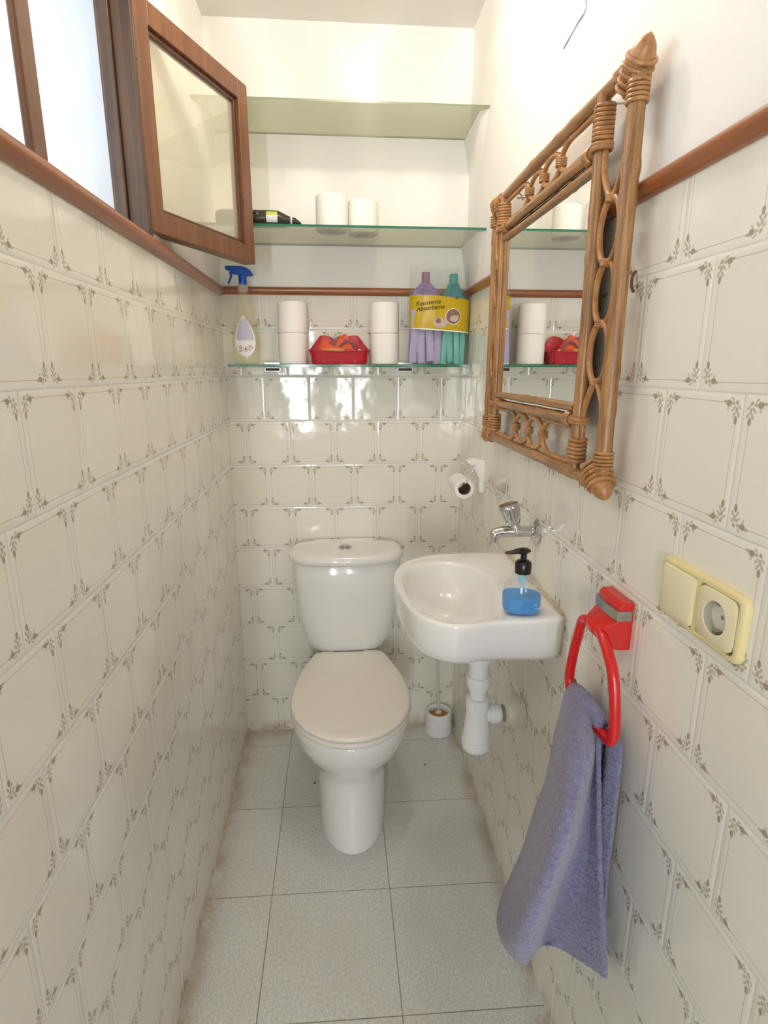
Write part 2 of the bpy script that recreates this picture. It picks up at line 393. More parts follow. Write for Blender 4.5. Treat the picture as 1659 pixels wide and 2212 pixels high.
class MB:
    def __init__(s): s.v = []; s.f = []; s.mi = []
    def add(s, vs, fs, mi=0):
        o = len(s.v); s.v += [tuple(v) for v in vs]
        for f in fs: s.f.append(tuple(i + o for i in f)); s.mi.append(mi)
        return s
    def box(s, x0, x1, y0, y1, z0, z1, mi=0):
        v = [(x0, y0, z0), (x1, y0, z0), (x1, y1, z0), (x0, y1, z0), (x0, y0, z1), (x1, y0, z1), (x1, y1, z1), (x0, y1, z1)]
        return s.add(v, [(0, 3, 2, 1), (4, 5, 6, 7), (0, 1, 5, 4), (1, 2, 6, 5), (2, 3, 7, 6), (3, 0, 4, 7)], mi)
    def loft(s, rings, cap0=True, cap1=True, closed=True, mi=0):
        n = len(rings[0]); vs = [p for r in rings for p in r]; fs = []
        for i in range(len(rings) - 1):
            for j in range(n if closed else n - 1):
                k = (j + 1) % n
                fs.append((i * n + j, i * n + k, (i + 1) * n + k, (i + 1) * n + j))
        if cap0: fs.append(tuple(range(n))[::-1])
        if cap1: fs.append(tuple((len(rings) - 1) * n + j for j in range(n)))
        return s.add(vs, fs, mi)
    def lathe(s, prof, origin=(0, 0, 0), axis=(0, 0, 1), n=32, cap0=True, cap1=True, mi=0, sx=1.0):
        ax = Vector(axis).normalized()
        up = Vector((0, 0, 1)) if abs(ax.z) < 0.9 else Vector((1, 0, 0))
        a = ax.cross(up).normalized(); b = ax.cross(a)
        if abs(ax.z) > 0.99: a, b = Vector((1, 0, 0)), Vector((0, 1, 0))
        O = Vector(origin)
        rings = [[O + ax * h + (a * math.cos(2 * PI * j / n) * sx + b * math.sin(2 * PI * j / n)) * max(r, 1e-5) for j in range(n)] for r, h in prof]
        return s.loft(rings, cap0, cap1, mi=mi)
    def tube(s, pts, r, n=12, closed=False, mi=0, caps=True):
        pts = [Vector(p) for p in pts]; m = len(pts)
        rr = r if callable(r) else (lambda t: r)
        rings = []; prev = None
        for i, p in enumerate(pts):
            if closed: t = pts[(i + 1) % m] - pts[i - 1]
            else: t = pts[min(i + 1, m - 1)] - pts[max(i - 1, 0)]
            t.normalize()
            if prev is None:
                up = Vector((0, 0, 1)) if abs(t.z) < 0.9 else Vector((0, 1, 0))
                a = t.cross(up).normalized()
            else: a = (prev - t * prev.dot(t)).normalized()
            prev = a; b = t.cross(a)
            q = rr(i / max(1, m - 1))
            rings.append([p + (a * math.cos(2 * PI * j / n) + b * math.sin(2 * PI * j / n)) * q for j in range(n)])
        if closed: rings.append(rings[0]); return s.loft(rings, False, False, mi=mi)
        return s.loft(rings, caps, caps, mi=mi)
    def ball(s, c, rx, ry, rz, n=20, mi=0, rot=None):
        c = Vector(c); rings = []
        for i in range(1, n):
            th = PI * i / n
            ring = []
            for j in range(n * 2):
                ph = PI * j / n
                v = Vector((rx * math.sin(th) * math.cos(ph), ry * math.sin(th) * math.sin(ph), rz * math.cos(th)))
                if rot: v = rot @ v
                ring.append(c + v)
            rings.append(ring)
        return s.loft(rings, mi=mi)
    def build(s, name, mats, parent=None, smooth=True, bevel=0.0, seg=3, solid=0.0, sub=0, ang=40):
        if not isinstance(mats, (list, tuple)): mats = [mats]
        me = bpy.data.meshes.new(name)
        org = Vector((0, 0, 0)); q = parent
        while q: org += q.location; q = q.parent
        me.from_pydata([tuple(Vector(v) - org) for v in s.v], [], s.f)
        for m in mats: me.materials.append(m)
        for p, i in zip(me.polygons, s.mi): p.material_index = i
        bm = bmesh.new(); bm.from_mesh(me)
        bmesh.ops.remove_doubles(bm, verts=bm.verts, dist=1e-6)
        bmesh.ops.recalc_face_normals(bm, faces=bm.faces)
        bm.to_mesh(me); bm.free()
        if smooth:
            for p in me.polygons: p.use_smooth = True
            try: me.set_sharp_from_angle(angle=math.radians(ang))
            except Exception: pass
        o = bpy.data.objects.new(name, me); COL.objects.link(o)
        if parent: o.parent = parent
        if solid:
            md = o.modifiers.new('s', 'SOLIDIFY'); md.thickness = solid; md.offset = 0
        if bevel:
            md = o.modifiers.new('b', 'BEVEL'); md.width = bevel; md.segments = seg; md.limit_method = 'ANGLE'
            md.angle_limit = math.radians(35)
            md.harden_normals = True
        if sub:
            md = o.modifiers.new('u', 'SUBSURF'); md.levels = sub; md.render_levels = sub
        return o

def tag(o, label=None, cat=None, group=None, kind=None):
    if label: o['label'] = label
    if cat: o['category'] = cat
    if group: o['group'] = group
    if kind: o['kind'] = kind
    return o
def thing(name, loc, label, cat, group=None, kind=None):
    o = bpy.data.objects.new(name, None); COL.objects.link(o); o.location = loc
    o.empty_display_size = 0.05
    return tag(o, label, cat, group, kind)

def crom(P, n, closed=False):
    P = [Vector(p) for p in P]; m = len(P); out = []
    segs = m if closed else m - 1
    for i in range(segs):
        if closed: p0, p1, p2, p3 = P[i - 1], P[i], P[(i + 1) % m], P[(i + 2) % m]
        else: p0, p1, p2, p3 = P[max(i - 1, 0)], P[i], P[i + 1], P[min(i + 2, m - 1)]
        for k in range(n):
            t = k / n
            out.append(0.5 * ((2 * p1) + (p2 - p0) * t + (2 * p0 - 5 * p1 + 4 * p2 - p3) * t * t + (3 * p1 - p0 - 3 * p2 + p3) * t ** 3))
    if not closed: out.append(P[-1])
    return out

def text_mesh(name, body, size, mat, parent, M4, shear=0.0, curve_fn=None):
    cu = bpy.data.curves.new(name, 'FONT'); cu.body = body; cu.size = size; cu.shear = shear; cu.extrude = 0.0002
    tmp = bpy.data.objects.new(name, cu); COL.objects.link(tmp)
    dg = bpy.context.evaluated_depsgraph_get()
    me = bpy.data.meshes.new_from_object(tmp.evaluated_get(dg))
    bpy.data.objects.remove(tmp)
    org = Vector((0, 0, 0)); q = parent
    while q: org += q.location; q = q.parent
    for v in me.vertices:
        p = M4 @ v.co
        if curve_fn: p = curve_fn(p)
        v.co = p - org
    me.materials.clear(); me.materials.append(mat)
    me.name = name
    o = bpy.data.objects.new(name, me); COL.objects.link(o); o.parent = parent
    return o

# ================================================================== THE ROOM
YF = -2.30
TH = 0.24
SPLIT = 1.600
def wall_struct(name, mb, mats): return tag(mb.build(name, mats, smooth=False), kind='structure')
# left wall with the window opening
WY0, WY1, WZ0, WZ1 = -1.76, -0.70, 1.618, 2.18
b = MB()
b.box(-TH, 0, YF, 0.0, 0, SPLIT, 1)
b.box(-TH, 0, YF, 0.0, SPLIT, WZ0, 0)
b.box(-TH, 0, YF, WY0, WZ0, WZ1, 0)
b.box(-TH, 0, WY1, 0.0, WZ0, WZ1, 0)
b.box(-TH, 0, YF, 0.0, WZ1, CEIL, 0)
wall_struct('wall_left', b, [M['plaster'], M['tile_l']])
b = MB(); b.box(W, W + TH, YF, 0.0, 0, SPLIT, 1); b.box(W, W + TH, YF, 0.0, SPLIT, CEIL, 0)
wall_struct('wall_right', b, [M['plaster'], M['tile_r']])
b = MB(); b.box(-TH, W + TH, 0.0, TH, 0, SPLIT, 1); b.box(-TH, W + TH, 0.0, TH, SPLIT, CEIL, 0)
wall_struct('wall_back', b, [M['plaster'], M['tile_x']])
b = MB()
b.box(-TH, 0.03, YF - 0.12, YF, 0, CEIL); b.box(0.77, W + TH, YF - 0.12, YF, 0, CEIL); b.box(0.03, 0.77, YF - 0.12, YF, 2.02, CEIL)
wall_struct('wall_front', b, [M['plaster']])
b = MB(); b.box(-0.9, 1.8, -4.2, TH, -0.1, 0)
wall_struct('floor', b, [M['floor']])
b = MB(); b.box(-TH, W + TH, -4.2, TH, CEIL, CEIL + 0.1)
b.box(-0.9, -TH, -4.2, YF - 0.12, 2.4, 2.5); b.box(W + TH, 1.8, -4.2, YF - 0.12, 2.4, 2.5)
wall_struct('ceiling', b, [M['ceiling']])
# hallway behind the open doorway
b = MB(); b.box(-0.9, 1.8, -4.2, -4.1, 0, 2.4)
b.box(-0.9, -0.8, -4.1, YF - 0.12, 0, 2.4); b.box(1.7, 1.8, -4.1, YF - 0.12, 0, 2.4)
b.box(-0.8, -TH, YF - 0.12, YF - 0.02, 0, 2.4); b.box(W + TH, 1.7, YF - 0.12, YF - 0.02, 0, 2.4)
wall_struct('wall_hallway', b, [M['plaster']])
# reveal of the window in cooler exterior plaster
b = MB(); b.box(-TH - 0.001, -0.058, WY1 - 0.004, WY1 + 0.001, WZ0, WZ1)
tag(b.build('trim_4', [M['reveal']], smooth=False), kind='structure')

# half-round dado rail
def rail(name, p0, p1, nrm, mat, proj=0.019, z0=RAIL0, z1=RAIL1):
    p0, p1, nrm = Vector(p0), Vector(p1), Vector(nrm)
    prof = [(0, z0), (0.006, z0), (0.010, z0 + 0.004), (proj * 0.86, z0 + 0.009), (proj, (z0 + z1) / 2 + 0.002), (proj * 0.9, z1 - 0.005), (proj * 0.55, z1), (0, z1)]
    rings = []
    for p in (p0, p1): rings.append([p + nrm * (d - 0.0005) + Vector((0, 0, z)) for d, z in prof])
    b = MB(); b.loft(rings)
    return tag(b.build(name, mat, ang=50), kind='structure')
rail('trim_1', (0, YF, 0), (0, 0, 0), (1, 0, 0), M['trimwood'])
rail('trim_2', (0.0, 0, 0), (W, 0, 0), (0, -1, 0), M['trimwood_x'], proj=0.014, z0=RAIL0 + 0.004)
rail('trim_3', (W, YF, 0), (W, 0, 0), (-1, 0, 0), M['trimwood'], z0=RAIL0 - 0.002, z1=RAIL1 - 0.006)

# ------------------------------------------------------------------ window: frame + opened sash
win = thing('window_1', (-0.02, -0.90, WZ0), 'dark stained wooden window set high in the left wall, its right sash swung open into the room', 'window', kind='structure')
b = MB()
b.box(-0.056, -0.034, WY1 - 0.018, WY1 + 0.004, WZ0, WZ1)
b.box(-0.034, 0.0006, WY1 - 0.010, WY1 + 0.004, WZ0, WZ1)
b.box(-0.010, 0.0034, WY1 - 0.011, WY1 + 0.012, RAIL1 - .004, WZ1)
b.box(-0.061, -0.050, WY1 - 0.012, WY1 + 0.004, WZ0, WZ1)
b.box(-0.070, -0.004, WY0, WY0 + 0.03, WZ0, WZ1)
b.box(-0.070, -0.004, WY0, WY1, WZ1 - 0.03, WZ1)
b.box(-0.070, -0.002, WY0, WY1, WZ0 - 0.002, WZ0 + 0.008)
b.build('window_frame', M['framewood'], win, smooth=False, bevel=0.002)
b = MB(); b.box(-0.010, 0.002, -1.160, -1.122, WZ0, WZ1)
b.build('mullion', M['sashwood'], win, smooth=False, bevel=0.004)
# closed near sash: stile glass only
b = MB(); b.box(-0.030, -0.026, WY0 + 0.03, -1.160, WZ0 + 0.008, WZ1 - 0.03)
b.build('closed_pane', M['pane'], win, smooth=False)
# open sash
SH = 0.418; SZ = 1.641; SW = 0.410; STK = 0.034
ang = math.atan2(0.926, 0.378)
def sash_pt(u, v, t):       # u along the sash, v up, t through its thickness (0 = face towards the room)
    d = Vector((math.cos(ang), math.sin(ang), 0)); n = Vector((-math.sin(ang), math.cos(ang), 0))
    return Vector((0.003, -0.693, SZ)) + d * u + n * t + Vector((0, 0, v))
def sbox(b, u0, u1, v0, v1, t0, t1):
    v = [sash_pt(u, w, t) for (u, t, w) in [(u0, t0, v0), (u1, t0, v0), (u1, t1, v0), (u0, t1, v0), (u0, t0, v1), (u1, t0, v1), (u1, t1, v1), (u0, t1, v1)]]
    b.add(v, [(0, 3, 2, 1), (4, 5, 6, 7), (0, 1, 5, 4), (1, 2, 6, 5), (2, 3, 7, 6), (3, 0, 4, 7)])
b = MB(); FW = 0.043
sbox(b, 0, FW, 0, SH, 0, STK); sbox(b, SW - FW, SW, 0, SH, 0, STK)
sbox(b, FW, SW - FW, 0, FW, 0.0006, STK - 0.0006); sbox(b, FW, SW - FW, SH - FW, SH, 0.0006, STK - 0.0006)
b.mi[5] = 1        # hinge edge in dark frame wood: its shade put into the colour, with dirt
sash = b.build('open_sash', [M['sashwood'], M['framewood']], win, smooth=False, bevel=0.002)
b = MB(); g = 0.009
for (u0, u1, v0, v1) in [(FW, FW + g, FW, SH - FW), (SW - FW - g, SW - FW, FW, SH - FW), (FW, SW - FW, FW, FW + g), (FW, SW - FW, SH - FW - g, SH - FW)]:
    sbox(b, u0, u1, v0, v1, 0.009, 0.026)
b.build('glazing_bead', wood_mat('bead_wood', (0.075, 0.025, 0.012), (0.12, 0.042, 0.02), 0.4, 'z'), sash, smooth=False, bevel=0.0015)
b = MB(); sbox(b, FW, SW - FW, FW, SH - FW, 0.016, 0.019)
b.build('glass_pane', M['pane'], sash, smooth=False)
for v in (0.055, 0.33):
    b = MB()
    b.tube([sash_pt(-0.004, v - 0.032, 0.001), sash_pt(-0.004, v + 0.032, 0.001)], 0.0045, 12)
    sbox(b, -0.002, 0.0, v - 0.03, v + 0.03, 0.0, 0.027)
    b.build('hinge', M['hinge'], sash, bevel=0)
b = MB(); b.tube([sash_pt(SW - FW - 0.004, 0.15, -0.001), sash_pt(SW - FW - 0.010, 0.15, -0.006), sash_pt(SW - FW - 0.012, 0.158, -0.006)], 0.0016, 8)
b.build('catch_hook', M['wire'], sash)

# ------------------------------------------------------------------ ceiling lamp (above the frame): noise in the bulb's strength paints light streaks
lampt = thing('ceiling_lamp', (LAMP_POS[0], LAMP_POS[1], CEIL), 'small lamp fixed to the ceiling above the middle of the room', 'lamp')
b = MB(); b.lathe([(0.05, 0.0), (0.05, -0.012), (0.02, -0.022), (0.02, -0.03)], (LAMP_POS[0], LAMP_POS[1], CEIL), n=32)
b.build('ceiling_rose', M['white_metal'], lampt)
pl = bpy.data.lights.new('bulb', 'POINT'); pl.energy = lamp_power; pl.color = lamp_col; pl.shadow_soft_size = 0.03
plo = bpy.data.objects.new('bulb', pl); COL.objects.link(plo); plo.location = LAMP_POS
pl.use_nodes = True
lnt = pl.node_tree; LN = NT(lnt)
em = [n for n in lnt.nodes if n.type == 'EMISSION'][0]
ltc = lnt.nodes.new('ShaderNodeTexCoord')
lmp = lnt.nodes.new('ShaderNodeMapping'); lmp.inputs['Scale'].default_value = (3.4, 3.4, 1.1)
lnt.links.new(ltc.outputs['Normal'], lmp.inputs[0])
ls = lnt.nodes.new('ShaderNodeSeparateXYZ'); lnt.links.new(ltc.outputs['Normal'], ls.inputs[0])
ln = LN.noise(lmp.outputs[0], 2.2, 4, 0.55)
streak = LN.mr(ln, 0.42, 0.66, 0.0, 1.0)
upper = LN.mr(ls.outputs[2], -0.75, -0.15, 0.0, 1.0)
lnt.links.new(LN.m('ADD', 0.72, LN.m('MULTIPLY', LN.m('MULTIPLY', streak, upper), 1.1)), em.inputs['Strength'])

# ================================================================== TOILET
tx = 0.393
toilet = thing('toilet', (tx, -0.3, 0), 'white ceramic close-coupled toilet with closed cream seat lid against the back wall', 'toilet')
def egg(yf, yb, hw, z, n=64, split=0.42, back=3.2, cx=tx, fe=2.0):
    yc = yf + (yb - yf) * split
    out = []
    for j in range(n):
        t = 2 * PI * j / n; s, c = math.sin(t), math.cos(t)
        if c < 0:   # front half
            e = fe
            x = math.copysign(abs(s) ** (2 / e), s) * hw; y = yc + math.copysign(abs(c) ** (2 / e), c) * (yc - yf)
        else:
            e = back
            x = math.copysign(abs(s) ** (2 / e), s) * hw; y = yc + abs(c) ** (2 / e) * (yb - yc)
        out.append((cx + x, y, z))
    return out
b = MB()
def bowlring(yf, a, hb, z, yb=-.02, n=32):
    out = []; yc = yf + (-.187 - yf) * .42
    for j in range(n + 1):
        t = -PI / 2 + PI * j / n; out.append((tx + a * math.sin(t), yc - (yc - yf) * math.cos(t), z))
    m = 16
    back = []
    for j in range(1, m + 1):
        s = j / m; y = yc + (yb - yc) * s; q = min(1.0, (y - yc) / (-.187 - yc)); back.append((hb + (a - hb) * (1 - q ** 1.75), y))
    out += [(tx + w, y, z) for w, y in back] + [(tx - w, y, z) for w, y in back[::-1]]
    return out
rings = [bowlring(-.618, .102, .098, 0.0, -.10), bowlring(-.617, .1025, .098, .004, -.10), bowlring(-.604, .1035, .098, .05, -.10), bowlring(-.585, .105, .098, .11, -.10), bowlring(-.570, .106, .098, .155, -.10),
         bowlring(-.566, .109, .098, .185, -.09), bowlring(-.578, .119, .099, .215, -.08), bowlring(-.606, .138, .101, .252, -.06), bowlring(-.637, .156, .104, .29, -.04), bowlring(-.657, .168, .107, .33, -.03),
         bowlring(-.666, .1735, .109, .362, -.02), bowlring(-.667, .174, .110, .380, -.02), bowlring(-.662, .170, .107, .388, -.025), bowlring(-.64, .150, .09, .389, -.04)]
b.loft(rings); b.build('bowl', M['porcelain'], toilet, ang=60)
def lidshape(z, g=0.0, n=36):
    yc, a, bf = -.468, .1785 - g, .208 - g
    out = []
    for j in range(n + 1):
        t = -PI / 2 + PI * j / n
        out.append((tx + a * math.sin(t), yc - bf * math.cos(t), z))
    back_y = -.187 - g; hb = .116 - g
    m = 14
    for j in range(1, m + 1):
        s = j / m; out.append((tx + hb + (a - hb) * (1 - s ** 1.75), yc + (back_y - yc) * s, z))
    for j in range(m, 0, -1):
        s = j / m; out.append((tx - hb - (a - hb) * (1 - s ** 1.75), yc + (back_y - yc) * s, z))
    return out
b = MB(); b.loft([lidshape(.390, .012), lidshape(.391, .004), lidshape(.396, 0), lidshape(.405, .001), lidshape(.408, .006)])
b.build('seat', M['seat'], toilet, ang=60)
b = MB(); b.loft([lidshape(.4095, .008), lidshape(.4110, .002), lidshape(.4160, .0), lidshape(.4215, .0025), lidshape(.4245, .008), lidshape(.4262, .03), lidshape(.4275, .08)])
b.build('seat_lid', M['seat'], toilet, ang=60)
for sx in (-1, 1):
    b = MB(); b.tube([(tx + sx * .095, -.182, .412), (tx + sx * .052, -.182, .412)], .008, 14)
    b.build('hinge', M['seat'], toilet)
def tank(hw, yf, z, yb=-.006, n=72, e=2.9):
    yc = (yf + yb) / 2; hy = (yb - yf) / 2; out = []
    for j in range(n):
        t = 2 * PI * j / n; s_, c_ = math.sin(t), math.cos(t)
        ee = e if c_ < 0 else e + 1.2          # fuller towards the wall
        out.append((tx - .003 + math.copysign(abs(s_) ** (2 / ee), s_) * hw, yc + math.copysign(abs(c_) ** (2 / ee), c_) * hy, z))
    return out
b = MB()
b.loft([tank(.108, -.160, .404), tank(.120, -.175, .409), tank(.135, -.182, .425), tank(.150, -.187, .45), tank(.163, -.191, .49), tank(.172, -.194, .54),
        tank(.178, -.197, .60), tank(.182, -.200, .67), tank(.1845, -.202, .733), tank(.180, -.198, .738)])
cist = b.build('cistern', M['porcelain'], toilet, ang=60)
b = MB()
b.loft([tank(.184, -.203, .7375, e=2.5), tank(.191, -.210, .739, e=2.5), tank(.195, -.214, .744, e=2.5), tank(.1955, -.2145, .754, e=2.5), tank(.193, -.212, .763, e=2.5),
        tank(.186, -.205, .770, e=2.5), tank(.172, -.192, .7745, e=2.5), tank(.12, -.15, .7775, yb=-.04, e=2.3), tank(.05, -.11, .7785, yb=-.08, e=2)])
b.build('cistern_lid', M['porcelain'], toilet, ang=60)
b = MB(); b.lathe([(.0225, 0), (.0225, .003), (.019, .005), (.018, .003), (.0, .003)], (tx - .006, -.125, .7775), n=36)
btn = b.build('flush_button', M['chrome'], toilet)
b = MB(); b.lathe([(.0155, 0), (.015, .0055), (.009, .007), (0, .0072)], (tx - .006, -.125, .781), n=36)
b.build('push_cap', M['chrome'], btn)
b = MB(); b.box(tx + .085, tx + .103, -.064, -.060, .7745, .7762)
b.build('maker_mark', M['greyp'], toilet, smooth=False)

# ================================================================== WASH BASIN
sinkc = Vector((0.620, -0.825, 0))
outer = [(.8003, -.990), (.7985, -1.000), (.788, -1.010), (.746, -1.017), (.70, -1.020), (.656, -1.022), (.605, -1.030), (.572, -1.027), (.535, -1.000), (.508, -.952), (.492, -.86), (.491, -.77), (.506, -.70),
         (.536, -.650), (.578, -.618), (.630, -.600), (.70, -.594), (.77, -.594), (.8003, -.596)]
inner = [(.697, -.945), (.688, -.975), (.672, -1.000), (.640, -1.017), (.600, -1.021), (.570, -1.012), (.545, -.990), (.525, -.955), (.512, -.88), (.512, -.80), (.525, -.745),
         (.550, -.707), (.590, -.684), (.632, -.680), (.672, -.702), (.700, -.745), (.714, -.79), (.712, -.85)]
outer_s = crom([Vector((x, y, 0)) for x, y in outer], 8) + [Vector((.8003, -.596 - .394 * k / 12, 0)) for k in range(1, 12)]
inner_s = crom([Vector((x, y + .018, 0)) for x, y in inner], 8, closed=True)
def castr(poly, c, th):
    d = Vector((math.cos(th), math.sin(th))); best = None
    for i in range(len(poly)):
        p, q = poly[i], poly[(i + 1) % len(poly)]
        e = Vector((q.x - p.x, q.y - p.y)); w = Vector((p.x - c.x, p.y - c.y))
        den = d.x * e.y - d.y * e.x
        if abs(den) < 1e-12: continue
        t = (w.x * e.y - w.y * e.x) / den; s = (w.x * d.y - w.y * d.x) / den
        if t > 0 and -1e-6 <= s <= 1 + 1e-6 and (best is None or t > best): best = t
    return best
NS = 144
ths = [2 * PI * j / NS for j in range(NS)]
RO = [castr(outer_s, sinkc, t) for t in ths]; RI = [castr(inner_s, sinkc, t) for t in ths]
def ring_o(s, z, cx=0.0):
    out = []
    for t, r in zip(ths, RO):
        x = sinkc.x + math.cos(t) * r; y = sinkc.y + math.sin(t) * r
        wall = max(0.0, min(1.0, (x - .70) / .09))
        xs = sinkc.x + (x - sinkc.x) * (s + (1 - s) * wall * (1.0 if s > .8 else 0.55))
        sy = s + (1 - s) * wall * .55 if s > .8 else s
        out.append((min(xs, .8003), sinkc.y + (y - sinkc.y) * sy, z))
    return out
def ring_i(s, z, dx=0.0, dy=0.0):
    return [(sinkc.x + dx + math.cos(t) * r * s, sinkc.y + dy + math.sin(t) * r * s, z) for t, r in zip(ths, RI)]
def ring_mid(k, z):
    return [(sinkc.x + math.cos(t) * (ri + (ro - ri) * k), sinkc.y + math.sin(t) * (ri + (ro - ri) * k), z) for t, ri, ro in zip(ths, RI, RO)]
basin = thing('wash_basin', (.66, -.83, .78), 'small white ceramic wash basin hung on the right-hand tiled wall', 'basin')
b = MB()
b.loft([ring_o(.13, .778), ring_o(.30, .782), ring_o(.55, .792), ring_o(.74, .803), ring_o(.86, .815), ring_o(.93, .828), ring_o(.965, .845), ring_o(.985, .868), ring_o(.997, .889),
        ring_o(1.0, .897), ring_o(.997, .904), ring_mid(.93, .9075), ring_mid(.75, .9085), ring_mid(.35, .9075), ring_mid(.10, .905), ring_i(1.0, .902), ring_i(.975, .895), ring_i(.95, .882),
        ring_i(.90, .863), ring_i(.80, .841), ring_i(.65, .825), ring_i(.45, .816), ring_i(.25, .812), ring_i(.10, .811)], cap0=True, cap1=True)
b.build('bowl', M['porcelain'], basin, ang=70)
b = MB(); b.lathe([(.024, 0), (.024, .003), (.019, .004), (.017, .001), (.0, .001)], (sinkc.x + .01, sinkc.y - .022, .811), n=32)
b.build('drain_ring', M['chrome'], basin)
b = MB(); b.tube([(.7985, -.996, .908), (.7985, -.90, .9085), (.7985, -.75, .909), (.7985, -.598, .908)], .0042, 8)
b.tube([(.7985, -1.000, .905), (.7985, -1.000, .87), (.7985, -.990, .825)], .0028, 8)
b.build('sealant_bead', M['caulk'], basin)
b = MB(); b.box(.71, .8003, -.992, -.965, .8150, .8210)
b.build('underside_flange', M['porcelain'], basin, bevel=.002)

# drain trap below it
trap = thing('drain_trap', (.69, -.80, .47), 'white plastic bottle trap and waste pipe under the wash basin', 'drain pipe')
tc_ = (.690, -.80, 0)
b = MB(); b.lathe([(.030, .780), (.031, .745), (.030, .715), (.028, .708), (.024, .700), (.0235, .665)], tc_, n=32); b.build('tailpiece', M['white_plastic'], trap)
b = MB(); b.lathe([(.0225, .672), (.0285, .671), (.029, .652), (.025, .640), (.0215, .632)], tc_, n=32); b.build('slip_nut', M['white_plastic'], trap)
b = MB(); b.lathe([(.0195, .645), (.020, .612), (.0205, .60)], tc_, n=32); b.build('inlet_pipe', M['white_plastic'], trap)
b = MB(); b.lathe([(.0195, .614), (.0275, .612), (.028, .588), (.027, .583)], tc_, n=32); b.build('bottle_collar', M['white_plastic'], trap)
b = MB(); b.lathe([(.0255, .587), (.0275, .560), (.0305, .525), (.0325, .503)], tc_, n=36); b.build('trap_bottle', M['white_plastic'], trap)
b = MB(); b.lathe([(.032, .504), (.0345, .503), (.0345, .488), (.033, .479), (.028, .473), (.015, .470), (0.001, .470)], tc_, n=36); b.build('bottom_cap', M['white_plastic'], trap)
oc = (.700, -.80, .566)
b = MB(); b.lathe([(.018, 0), (.018, .020), (.0225, .021), (.0235, .040), (.021, .046), (.018, .048)], oc, (1, 0, 0), n=32); b.build('outlet_elbow', M['white_plastic'], trap)
b = MB(); b.lathe([(.019, .046), (.019, .060)], oc, (1, 0, 0), n=32); b.build('rubber_seal', plain('grey_rubber', (.25, .26, .24), .6), trap)
b = MB(); b.lathe([(.023, .056), (.031, .060), (.036, .075), (.0375, .094), (.038, .0998)], oc, (1, 0, 0), n=36); b.build('wall_flange', plain('off_white_plastic', (.78, .76, .66), .35), trap)

# ================================================================== TAP
ty, tz = -.817, 1.024
tap = thing('tap', (.8, ty, tz), 'chrome cold water tap sticking out of the tiles above the wash basin', 'tap')
b = MB(); b.lathe([(.0275, -.0005), (.0275, -.003), (.022, -.009), (.014, -.012)], (.8005, ty, tz), (1, 0, 0), n=36); b.build('wall_flange', M['chrome'], tap)
path = crom([(.795, ty, tz), (.775, ty, tz + .001), (.750, ty, tz + .002), (.728, ty, tz + .0015), (.712, ty, tz - .001), (.706, ty, tz - .004)], 6)
b = MB(); b.tube(path, lambda t: .0105 + .0022 * math.sin(t * PI * 1.1) if t < .7 else .0115, 20)
b.ball((.707, ty, tz - .0035), .0115, .0115, .0105)
b.lathe([(.0105, 0), (.0098, -.010), (.0088, -.0165), (.006, -.0165)], (.7065, ty, tz - .004), (0, 0, 1), n=24)
b.lathe([(.0135, -.004), (.0125, .006), (.0115, .014), (.0105, .022)], (.752, ty, tz + .004), (-.30, .0, .954), n=24)
b.build('spout', M['chrome'], tap)
b = MB()
prof = [(.0105, .014), (.0140, .0155), (.0165, .020), (.0195, .036), (.0225, .054), (.0228, .058), (.0205, .061), (.0155, .0598), (.0, .0600)]
ax = Vector((-.30, 0, .954)).normalized(); A1 = Vector((0, 1, 0)); A2 = ax.cross(A1)
rings = []
for r, h in prof:
    ring = []
    for j in range(72):
        t = 2 * PI * j / 72; fl = 1 - (.07 * max(0, math.cos(6 * t)) ** 2 if .0145 < r and .018 < h < .0585 else 0)
        ring.append(Vector((.752, ty, tz + .004)) + ax * h + (A1 * math.cos(t) + A2 * math.sin(t)) * r * fl)
    rings.append(ring)
b.loft(rings); b.build('knob', M['chrome'], tap)

# ================================================================== SOAP DISPENSER
sp = (.7220, -.9700, .9092)
soap = thing('soap_dispenser', sp, 'clear pump bottle half full of bright blue soap on the basin edge', 'soap bottle')
def sup(hx, hy, z, e=2.6, c=sp, n=48, rot=-.25):
    out = []
    for j in range(n):
        t = 2 * PI * j / n; x = math.copysign(abs(math.cos(t)) ** (2 / e), math.cos(t)) * hx; y = math.copysign(abs(math.sin(t)) ** (2 / e), math.sin(t)) * hy
        out.append((c[0] + x * math.cos(rot) - y * math.sin(rot), c[1] + x * math.sin(rot) + y * math.cos(rot), c[2] + z))
    return out
b = MB(); b.loft([sup(.030, .026, 0), sup(.035, .031, .002), sup(.0375, .033, .008), sup(.038, .0335, .03), sup(.0375, .033, .048), sup(.0355, .031, .058), sup(.031, .027, .066),
                  sup(.024, .021, .0725), sup(.0155, .0155, .0765, 2), sup(.0145, .0145, .079, 2)])
b.build('bottle', M['soapshell'], soap, ang=70)
b = MB(); b.loft([sup(.028, .025, .0018), sup(.034, .030, .004), sup(.0363, .0318, .009), sup(.0366, .0322, .0335)])
b.build('liquid_soap', M['soap'], soap, ang=50)
b = MB(); b.lathe([(.003, .033), (.003, .058), (.0075, .060), (.0085, .079)], sp, n=20); b.build('dip_tube', M['soaptube'], soap)
b = MB(); b.lathe([(.0155, .078), (.0158, .079), (.0158, .098), (.0145, .100), (.012, .1025), (.006, .1045), (.006, .119), (.0075, .120)], sp, n=32); b.build('cap', M['black'], soap)
b = MB()
hd = Vector((-1, -.12, 0)).normalized(); hn = Vector((0, 1, 0))
pts = [(-.012, .0025, .0068), (-.006, .0055, .0102), (.004, .0060, .0108), (.014, .0050, .0085), (.026, .0034, .0062), (.036, .0026, .0048), (.0385, .0014, .003)]
rings = []
